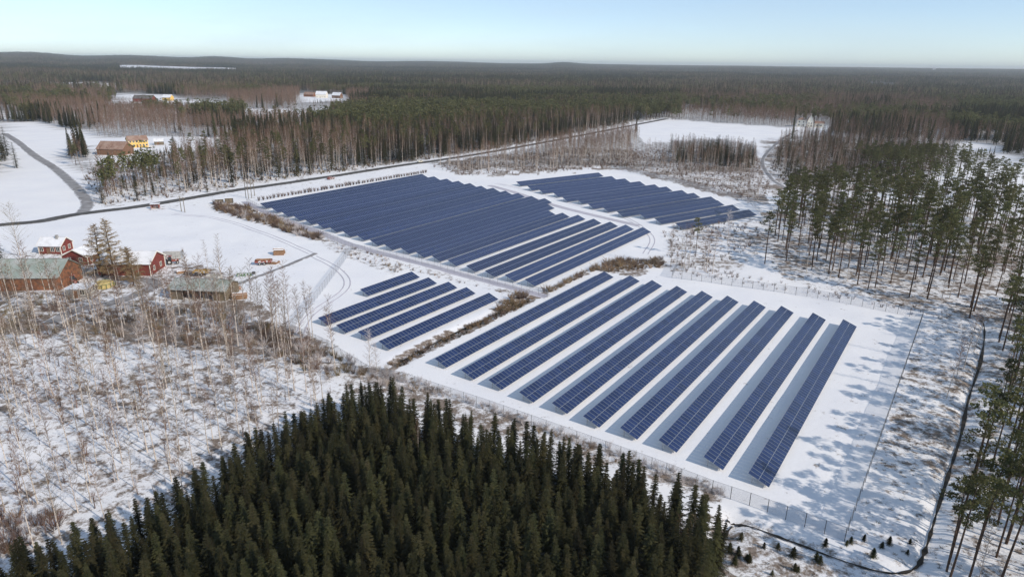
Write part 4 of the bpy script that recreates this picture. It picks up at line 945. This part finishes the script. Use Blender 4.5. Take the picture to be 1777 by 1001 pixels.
# 10 pine stand
X, Y = fill([(1330, 405), (1345, 440), (1400, 478), (1500, 512), (1620, 535), (1700, 552), (1800, 548), (1800, 395), (1700, 372), (1560, 352), (1450, 345), (1375, 355)], 5.4); kk = RNG.random(len(X)); px, py = PROJ(X, Y)
q = kk < np.where(py > 485, .36, .70); pool('pine', X[q], Y[q], 14, 20, 'stand'); q = ~q & (kk > .74); pool('birch', X[q], Y[q], 10, 16, 'stand')
X, Y = fill([(1540, 300), (1660, 290), (1800, 330), (1800, 372), (1560, 345)], 8.5); pool('pine', X, Y, 12, 17, 'stand'); X, Y = fill([(1480, 288), (1600, 282), (1640, 290), (1600, 300), (1500, 312)], 5); pool('pine', X, Y, 11, 16, 'stand')
region('stand', '', 'open pine stand behind the fence')
# 11 right edge, going on outside the frame
EDGE = gp([(1718, 565), (1736, 640), (1712, 760), (1672, 870), (1632, 960), (1600, 1030)]) + [(62, 40), (66, -30), (190, -60), (220, 130), (150, 165)]
X, Y = fill(EDGE, 3.8, False); kk = RNG.random(len(X)); k2 = (kk < .68) & ((X < 95) | (RNG.random(len(X)) < .95)); pool('pine', X[k2], Y[k2], 12, 17.5, 'edge'); pool('birch', X[kk > .8], Y[kk > .8], 10, 14, 'edge')
region('edge', '', 'tree strip along the right edge')
TRE = 'label'
NAMES = {('spruce', 'plant'): 'dark green spruce in the dense plantation along the bottom edge', ('birch', 'slope'): 'thin bare birch on the snowy cut-over slope, lower left', ('birch', 'farmfront'): 'bare birch in the brown thicket between farmyard and slope'}
WH = {'fringeL': 'at the junction of side road and main road', 'fringe': 'in the belt behind the main road', 'mid': 'between the main road and the panel fields', 'young': 'in the young stand behind the far panel field', 'track': 'right of the curving forest track', 'stand': 'in the open stand behind the back fence', 'edge': 'in the strip along the right edge of the photo'}
AD = {'spruce': 'dark pointed spruce', 'pine': 'tall bare-stemmed pine', 'birch': 'bare brown-twigged birch'}
def where(rg, bx, by, x, y):
    """the part of its stand a tree belongs to"""
    X1, Y1 = np.array([x]), np.array([y])
    if rg == 'plant':
        if dist_line(X1, Y1, PLANT[:9])[0] < 3: return ', left rim'
        if dist_line(X1, Y1, PLANT[8:15])[0] < 3: return ', rim facing the fence'
        if dist_line(X1, Y1, PLANT[14:18])[0] < 3.5: return ', right corner'
        return ', inside, left third' if bx < 480 else ', inside, middle' if bx < 860 else ', inside, right third'
    if rg == 'slope': return (', upper' if by < 690 else ', lower') + (' left part' if bx < 190 else ' middle part' if bx < 380 else ' right part')
    if rg == 'farmfront': return ', below the barn' if bx < 150 else ', below the larches' if bx < 290 else ', below the long shed' if bx < 420 else ', its right end'
    if rg == 'stand': return (', front edge' if by > 490 else ', middle depth' if by > 410 else ', far side') + (', left' if bx < 1490 else ', centre' if bx < 1640 else ', right')
    if rg == 'fringe': return ', left of the main field' if bx < 450 else ', above the main field' if bx < 740 else ', beyond the main field'
    if rg == 'edge': return ', upper half' if by < 760 else ', lower half'
    return ''
for kind in POOL:
    L = POOL[kind]; arr = np.array([(a[0], a[1], a[2]) for a in L]); d = np.sqrt(arr[:, 0] ** 2 + arr[:, 1] ** 2 + 3600); px, py = PROJ(arr[:, 0], arr[:, 1], arr[:, 2] * .75)
    vis = (px > -15) & (px < W + 15) & (py < H + 25) & (arr[:, 1] > 10); sz = np.where(vis, arr[:, 2] / d, 0); order = np.argsort(-sz); single = set(order[:290].tolist())
    rest = [i for i in range(len(L)) if i not in single or not vis[i]]
    for i in single:
        if vis[i]:
            x, y, h, rg = L[i]; bx, by = PROJ(x, y); sub = where(rg, float(bx), float(by), x, y)
            tree(kind, x, y, h, (NAMES.get((kind, rg)) or f'{AD[kind]} {WH[rg]}') + sub, f'{kind} trees ' + WH.get(rg, LAB[rg][1]) + sub)
    pr = PROTO[kind]; ps = []
    for tm, cm, h0, (tr, cr) in pr:
        m = MB(); m.add(tr.v, tr.f, 1); m.add(cr.v, cr.f, 0); ps.append(m)
    a = arr[rest]; pick = RNG.integers(0, len(pr), len(rest)); hs = np.array([p[2] for p in pr])[pick]
    scatter({'spruce': 'spruce_wood', 'pine': 'pine_wood', 'birch': 'birch_wood'}[kind], {'spruce': 'the many further spruces of the plantation and road belt', 'pine': 'the many further pines of the open stand and right edge', 'birch': 'the many further bare birches round the solar park'}[kind], 'wood', ps,
            {'spruce': [M_SPRUCE, M_BARK], 'pine': [M_PINE, M_PBARK], 'birch': [M_TWIG, M_BIRCH]}[kind], a[:, 0], a[:, 1], a[:, 2] / hs, pick, aniso=.06)
# trees that stand alone
reg('larch', larch(17), M_BARK, M_LARCH, 17); reg('larch', larch(12, 70, .36), M_BARK, M_LARCH, 12)
reg('birch', birch(16, 60, 14, .03, .30, .16, 1.0), M_BIRCH, M_TWIG2, 16); BIG = len(PROTO['birch']) - 1
reg('birch', birch(10, 46, 16, .035, .17, .12, .8), M_BIRCH, M_FROST, 10); FRO = len(PROTO['birch']) - 1
def lone(kind, px, h, label, group=None, pi=None): p = G(*px); return tree(kind, p[0], p[1], h, label, group, pi)
lone('larch', (200, 484), 18, 'tall brown larch on the farmyard, right of the pair', None, 0); lone('larch', (178, 482), 16, 'tall brown larch on the farmyard, left of the pair', None, 0); lone('larch', (232, 494), 11, 'lower broad larch in front of the red farmhouse', None, 1)
lone('birch', (36, 446), 17, 'large spreading pale birch behind the big barn', None, BIG); lone('spruce', (4, 466), 13, 'dark spruce at the left edge above the barn'); lone('spruce', (-12, 456), 14, 'taller dark spruce cut by the left edge above the barn')
lone('birch', (383, 480), 13, 'taller of two pale bare birches on the snow field', None, 4); lone('birch', (362, 476), 10.5, 'smaller of two pale bare birches on the snow field', None, 3)
for px, h, lb in (((453, 588), 15, 'leftmost'), ((463, 592), 14, 'second'), ((478, 596), 15.5, 'third'), ((489, 600), 14.5, 'fourth'), ((497, 595), 15, 'rightmost')): lone('birch', px, h, f'{lb} of five slim dark birches left of the small panel field', 'five birches by the small field', 2)
lone('birch', (642, 645), 9.5, 'frosty pale birch at the corner of the plantation', None, FRO); lone('birch', (655, 652), 7.5, 'smaller frosty birch at the corner of the plantation', None, FRO); lone('birch', (540, 640), 9, 'single bare birch before the fence corner', None, 1)
for i, (px, h) in enumerate((((1164, 461), 14), ((1182, 464), 13), ((1187, 468), 15), ((1195, 465), 14), ((1222, 470), 14), ((1225, 473), 15.5), ((1236, 476), 15))): lone('birch', px, h, f'white stemmed birch, {ORD[i]} from the left behind the fence corner', 'birches behind the fence corner', [2, 4, 3, 2, 5, 3, 5][i])
lone('pine', (1207, 445), 13, 'dark pine among the birches behind the fence corner'); lone('pine', (1327, 458), 17, 'dark pine at the left end of the pine stand'); lone('birch', (1262, 422), 12, 'blue grey bare birch before the far panel field', None, FRO)
for i, (px, h) in enumerate((((1642, 692), 13), ((1672, 640), 14), ((1660, 655), 10), ((1690, 610), 12))): lone('birch', px, h, f'bare birch, {ORD[i]} nearest of four beside the ditch', 'birches by the ditch', [2, 5, 1, 3][i])
for i, (px, h) in enumerate((((1176, 985), 8), ((1190, 990), 9))): lone('birch', px, h, ['left', 'right'][i] + ' reddish birch at the lower right corner of the plantation', None, 3 + i)
lone('birch', (727, 815), 9.5, 'single rusty brown birch sticking out of the plantation', None, 2)
for px, h, lb in (((498, 309), 9, 'taller green roadside spruce above the corner poles'), ((512, 307), 5, 'small roadside spruce next to the taller one'), ((360, 334), 6, 'thin dark roadside spruce near the bus shelter'), ((405, 325), 6.5, 'green roadside spruce left of the poles'), ((540, 302), 8, 'green roadside spruce above the bush line'), ((178, 352), 8, 'green spruce on the corner of the road junction')): lone('spruce', px, h, lb)
for i in range(8): p = G(8 + rv(-25, 22), 288 + rv(-25, 4)); tree('spruce', p[0], p[1], rv(14, 20), 'tall spruce in the clump at the left edge by the side road', 'spruce clump at left edge')
for i in range(34):
    p = G(rv(1255, 1600), rv(935, 1000))
    if dist_line(np.array([p[0]]), np.array([p[1]]), DITCH2)[0] > 1.2: t_ = tree('spruce', p[0], p[1], rv(.7, 1.7), 'tiny spruce sapling on the snow below the fence corner', 'spruce saplings below the fence corner'); t_.scale = (t_.scale[2] * 2.3, t_.scale[2] * 2.3, t_.scale[2])

# ------------------------------------------------------------------ brush, tufts, debris
def brush(name, label, polys, step, h0, h1, mats, n=34, width=.035, spread=.5, keep=1.0, fork=2, road=.6, flat=1.0):
    XX = []; YY = []
    for poly in polys:
        X, Y = fill(poly, step, clearroad=road); XX.append(X); YY.append(Y)
    X = np.concatenate(XX); Y = np.concatenate(YY); k = (RNG.random(len(X)) < keep * (.35 + 1.3 * fbm(X / 7, Y / 7, 2))) ; X, Y = X[k], Y[k]
    ps = []
    for i, m in enumerate(mats):
        s = shrub(1, n, spread, width, flat, fork); s.m = [i] * len(s.f); ps.append(s)
    scatter(name, label, 'undergrowth', ps, mats, X, Y, RNG.uniform(h0, h1, len(X)), aniso=.25)
brush('thicket', 'brown leafless thicket between the farmyard and the slope', [[(-40, 508), (110, 520), (250, 532), (420, 545), (560, 590), (600, 630), (470, 608), (240, 592), (-40, 565)]], 2.3, 1.0, 3.0, [M_BRUSH, M_FROST, M_TWIG2], 40, .026, .5, .55)
brush('hedge', 'grey brown hedge strip left of the service track', [[(372, 353), (432, 361), (500, 388), (566, 412), (556, 420), (470, 395), (375, 366)]], 1.5, 1.0, 2.4, [M_BRUSH, M_TAN, M_FROST, M_BRUSH], 46, .045, .6)
brush('dry_tufts', 'tan grass tufts along the ditches between the panel fields', [[(556, 405), (620, 428), (720, 468), (870, 508), (930, 516), (905, 545), (850, 530), (700, 478), (590, 440)]], 2.0, .5, 1.3, [M_TAN, M_BRUSH, M_FROST], 40, .04, .6, .7)
brush('dry_bushes', 'tan bushes at the gap between the main field and the nearest field', [[(905, 512), (960, 488), (1040, 460), (1062, 452), (1150, 450), (1150, 464), (1050, 474), (945, 518)], [(860, 540), (895, 505), (920, 515), (900, 535)]], 1.3, .8, 1.9, [M_TAN, M_BRUSH, M_TAN], 46, .045, .7)
brush('ditch_grass', 'brown grass along the ditch left of the nearest field', [[(676, 632), (760, 588), (900, 522), (925, 518), (880, 552), (760, 600), (690, 640)]], 1.0, .5, 1.3, [M_TAN, M_BRUSH, M_DARKB], 40, .05, .6)
brush('frosted_brush', 'frosted pale brush along the fence of the nearest field', [[(600, 640), (660, 640), (760, 653), (900, 700), (1050, 752), (1240, 818), (1255, 862), (1150, 838), (1000, 778), (800, 694), (640, 668)]], 1.15, .5, 1.5, [M_FROST, M_FROST, M_FROST, M_TAN], 40, .026, .5, .85)
brush('corner_brush', 'brown brush around the fence corner below the small field', [[(440, 560), (500, 590), (600, 620), (640, 650), (560, 660), (470, 615)]], 1.7, 1.0, 2.6, [M_BRUSH, M_TWIG2, M_FROST], 46, .03, .55, .8)
brush('slope_debris', 'low branches and tussocks on the cut-over slope', [[(-60, 545), (240, 590), (480, 610), (615, 660), (560, 725), (410, 830), (220, 920), (-60, 1000)]], 1.5, .25, .75, [M_BRUSH, M_DARKB, M_FROST, M_TWIG], 24, .045, 1.2, .42, 1, .6, .4)
brush('saplings', 'thin pinkish saplings on the cut-over slope', [[(-60, 555), (240, 600), (480, 620), (605, 660), (560, 715), (410, 815), (220, 905), (-60, 980)]], 2.4, 1.6, 4.2, [M_TWIG, M_FROST, M_BRUSH], 7, .018, .12, .32)
brush('low_brush', 'low dark brush in the lower left corner', [[(-60, 880), (60, 880), (140, 890), (40, 950), (-60, 1010)]], 1.3, .8, 2.4, [M_BRUSH, M_TWIG], 46, .03, .6)
brush('heather', 'dark dwarf shrubs breaking the snow right of the fence', [[(1470, 950), (1600, 560), (1640, 545), (1800, 520), (1900, 1060), (1210, 1060), (1240, 905)]], 1.4, .15, .45, [M_DARKB, M_BRUSH, M_TAN], 26, .07, 1.1, .45, 1, .6, .6)
brush('stand_heather', 'dark dwarf shrubs on the floor of the pine stand', [[(1290, 420), (1345, 470), (1600, 540), (1800, 560), (1800, 380), (1450, 340), (1340, 370)]], 1.9, .25, .7, [M_DARKB, M_BRUSH], 26, .08, 1.0, .5, 1, .6, .6)
brush('fence_brush', 'frosted brush outside the back fence', [[(1180, 455), (1250, 470), (1620, 540), (1690, 548), (1690, 556), (1600, 549), (1400, 510), (1180, 478)]], 1.8, .5, 1.3, [M_FROST, M_BRUSH], 34, .035, .55, .6)
brush('young_brush', 'grey brush in the young stands round the far field', [[(1050, 284), (1130, 258), (1320, 275), (1345, 345), (1300, 348), (1180, 312)], [(750, 290), (870, 270), (1000, 258), (1110, 260), (1095, 290), (960, 299), (800, 306)], [(1150, 395), (1200, 380), (1320, 395), (1310, 425), (1240, 465), (1160, 462)]], 2.3, .6, 1.9, [M_BRUSH, M_TWIG, M_FROST, M_BRUSH], 26, .035, .38, .6)
brush('belt_brush', 'brown brush under the trees along the main road', [[(118, 325), (178, 285), (300, 290), (420, 262), (560, 250), (860, 228), (1080, 210), (940, 246), (740, 278), (560, 303), (420, 323), (270, 347), (170, 358)], [(1335, 300), (1350, 255), (1420, 236), (1660, 255), (1640, 300), (1480, 325), (1380, 330)]], 3.0, .6, 2.2, [M_BRUSH, M_TWIG2, M_BRUSH], 28, .05, .4, .6, 2, 2)

# ------------------------------------------------------------------ forest to the horizon
def wedge(step, d0, d1, far=False):
    X, Y = jgrid(-d1 * .95, d1 * .95, 150, d1, step, .5); d = np.hypot(X, Y); px, py = PROJ(X, Y, T(X, Y))
    k = (d > d0) & (d <= d1) & (px > -W * .22) & (px < W * 1.22) & (np.arctan2(np.abs(X), Y) < 1.05); X, Y, px, py = X[k], Y[k], px[k], py[k]
    fx, fy = PROJ(X, Y)
    k = ~in_any(fx, fy, CLEAR); X, Y, px, py = X[k], Y[k], fx[k], fy[k]
    k = (road_dist(X, Y) > 5) & ~occupied(X, Y); return X[k], Y[k], px[k], py[k]
# middle distance: only behind the belts already planted
NEARP = [[(-400, 388), (0, 388), (160, 352), (310, 300), (300, 285), (420, 255), (560, 240), (700, 238), (860, 222), (1080, 205), (1120, 206), (1100, 232), (1160, 246), (1240, 240), (1308, 250), (1316, 285), (1350, 255), (1400, 236), (1600, 250), (1660, 268), (1740, 292), (2300, 300), (2300, 1400), (-400, 1400)]]
X, Y, px, py = wedge(5.1, 250, 1500); k = ~in_any(px, py, NEARP) & (px > -300); X, Y, px, py = X[k], Y[k], px[k], py[k]
nz = fbm(X / 70 + 31, Y / 70, 3); n2 = fbm(X / 160 + 7, Y / 160 + 60, 2); rr = RNG.random(len(X))
k = (fbm(X / 120 + 91, Y / 75 + 13, 3) < np.where((px > 600) & (px < 1180), .76, .66)) | (RNG.random(len(X)) < .12); X, Y, px, py, nz, n2, rr = X[k], Y[k], px[k], py[k], nz[k], n2[k], rr[k]
con = np.clip(.50 + (nz - .5) * 5.5, 0, 1)
con = np.where((px > 640) & (px < 1180) & (py > 140), np.clip(con + .5, .6, 1), con); con = np.where((px > 1180) & (py > 155), np.clip(con - .42, .03, 1), con); con = np.where((px < 600) & (py > 150) & (py < 215), np.clip(con - .10, 0, 1), con)
con = np.where((px > 1640) & (py > 160) & (py < 245) & (px + (py - 160) * 1.0 > 1700), .9, con)
LOWZ = [[(100, 150), (222, 152), (225, 170), (100, 168)], [(195, 178), (320, 178), (325, 196), (190, 196)], [(310, 182), (400, 184), (400, 200), (310, 200)], [(515, 175), (606, 175), (610, 194), (515, 194)], [(428, 197), (576, 198), (576, 216), (428, 216)], [(1372, 222), (1440, 222), (1440, 250), (1378, 250)], [(140, 284), (300, 258), (405, 255), (300, 300), (150, 320)], [(1640, 262), (1777, 270), (1777, 292), (1640, 280)]]
low = in_any(px, py, LOWZ); k = ~low | (RNG.random(len(X)) < .5); X, Y, px, py, rr, con, n2, low = X[k], Y[k], px[k], py[k], rr[k], con[k], n2[k], low[k]; HS = np.where(low, .35, 1.0)
isc = rr < con; isp = isc & (n2 > .52); iss = isc & ~isp; isb = ~isc
for nm, lb, sel, mk, mats, hr in (('spruce_forest', 'dark spruce forest behind the main road', iss, mid_spruce, [M_SPRUCE, M_BARK], (.7, 1.25)), ('pine_forest', 'green pine forest behind the main road', isp, mid_pine, [M_PINE, M_PBARK], (.75, 1.15)), ('birch_forest', 'reddish brown leafless birch forest beyond the fields', isb, mid_birch, [M_TWIG, M_FBARK], (.7, 1.2))):
    scatter(nm, lb, 'forest', [mk(h) for h in (15, 16, 17, 18)], mats, X[sel], Y[sel], RNG.uniform(*hr, sel.sum()) * HS[sel], aniso=.1)
CM = [M_SPRUCE, M_PINE, M_TWIG, M_FBARK]
for d0, d1, st, n, size, nm, lb in ((1500, 5200, 27, 15, 16, 'far_forest', 'mixed forest in the far distance'), (5200, 15500, 62, 18, 38, 'horizon_forest', 'hazy forest covering the hills on the horizon')):
    X, Y, px, py = wedge(st, d0, d1); nz = fbm(X / 420 + 3, Y / 260 + 9, 3) + .12 * (RNG.random(len(X)) - .5); cat3 = np.where(nz < .44, 0, np.where(nz < .54, 1, 2)); cat3 = np.where((px > 1100) & (RNG.random(len(X)) < .35), 2, cat3)
    ps = [clump('sssp', n, size), clump('sspb', n, size), clump('bbbs', n, size), clump('ssps', n, size), clump('pbsb', n, size), clump('bbbbp', n, size)]
    k = (fbm(X / 500 + 70, Y / 260 + 10, 3) < .68); X, Y, cat3 = X[k], Y[k], cat3[k]
    scatter(nm, lb, 'forest', ps, CM, X, Y, RNG.uniform(.8, 1.25, len(X)) * (1.0 if d0 < 5000 else 1.15), cat3 + 3 * RNG.integers(0, 2, len(X)), aniso=.1)

# small white steam plume beyond the forest
m = bpy.data.materials.new('steam'); m.use_nodes = True; nt = m.node_tree; nt.nodes.remove(nt.nodes['Principled BSDF']); pv = nt.nodes.new('ShaderNodeVolumePrincipled'); pv.inputs['Density'].default_value = .03; pv.inputs['Color'].default_value = (.95, .96, 1, 1); nt.links.new(pv.outputs[0], nt.nodes['Material Output'].inputs['Volume'])
p = G(1620, 131.5); z0 = TZ(*p); mb = MB()
import bmesh
bm = bmesh.new()
for dx, dz, rr_ in ((0, 10, 14), (-8, 28, 17), (-20, 44, 16), (8, 40, 12), (-34, 56, 12)):
    r_ = bmesh.ops.create_icosphere(bm, subdivisions=2, radius=rr_)
    for vv in r_['verts']: vv.co = vv.co * (1 + .15 * math.sin(vv.co.x * .9 + vv.co.z)) + Vector((p[0] + dx, p[1], z0 + dz))
me = bpy.data.meshes.new('steam_plume'); bm.to_mesh(me); me.materials.append(m); tag(link(bpy.data.objects.new('steam_plume', me)), 'small white steam plume rising from the far forest', 'steam', kind='stuff')

# ------------------------------------------------------------------ haze
HZ = True
if HZ:
    m = bpy.data.materials.new('haze'); m.use_nodes = True; nt = m.node_tree; nt.nodes.remove(nt.nodes['Principled BSDF']); pv = nt.nodes.new('ShaderNodeVolumePrincipled')
    pv.inputs['Density'].default_value = 8.5e-5; pv.inputs['Color'].default_value = (.88, .95, 1.0, 1); pv.inputs['Anisotropy'].default_value = .2
    nt.links.new(pv.outputs[0], nt.nodes['Material Output'].inputs['Volume'])
    zt = max(120.0, float(T(GXf, GYf).max()) + 30); o = MB().box(-19000, 19000, -700, 21000, -12, zt).obj('haze', m); tag(o, 'thin pale blue winter haze over the whole landscape', 'haze', kind='stuff')
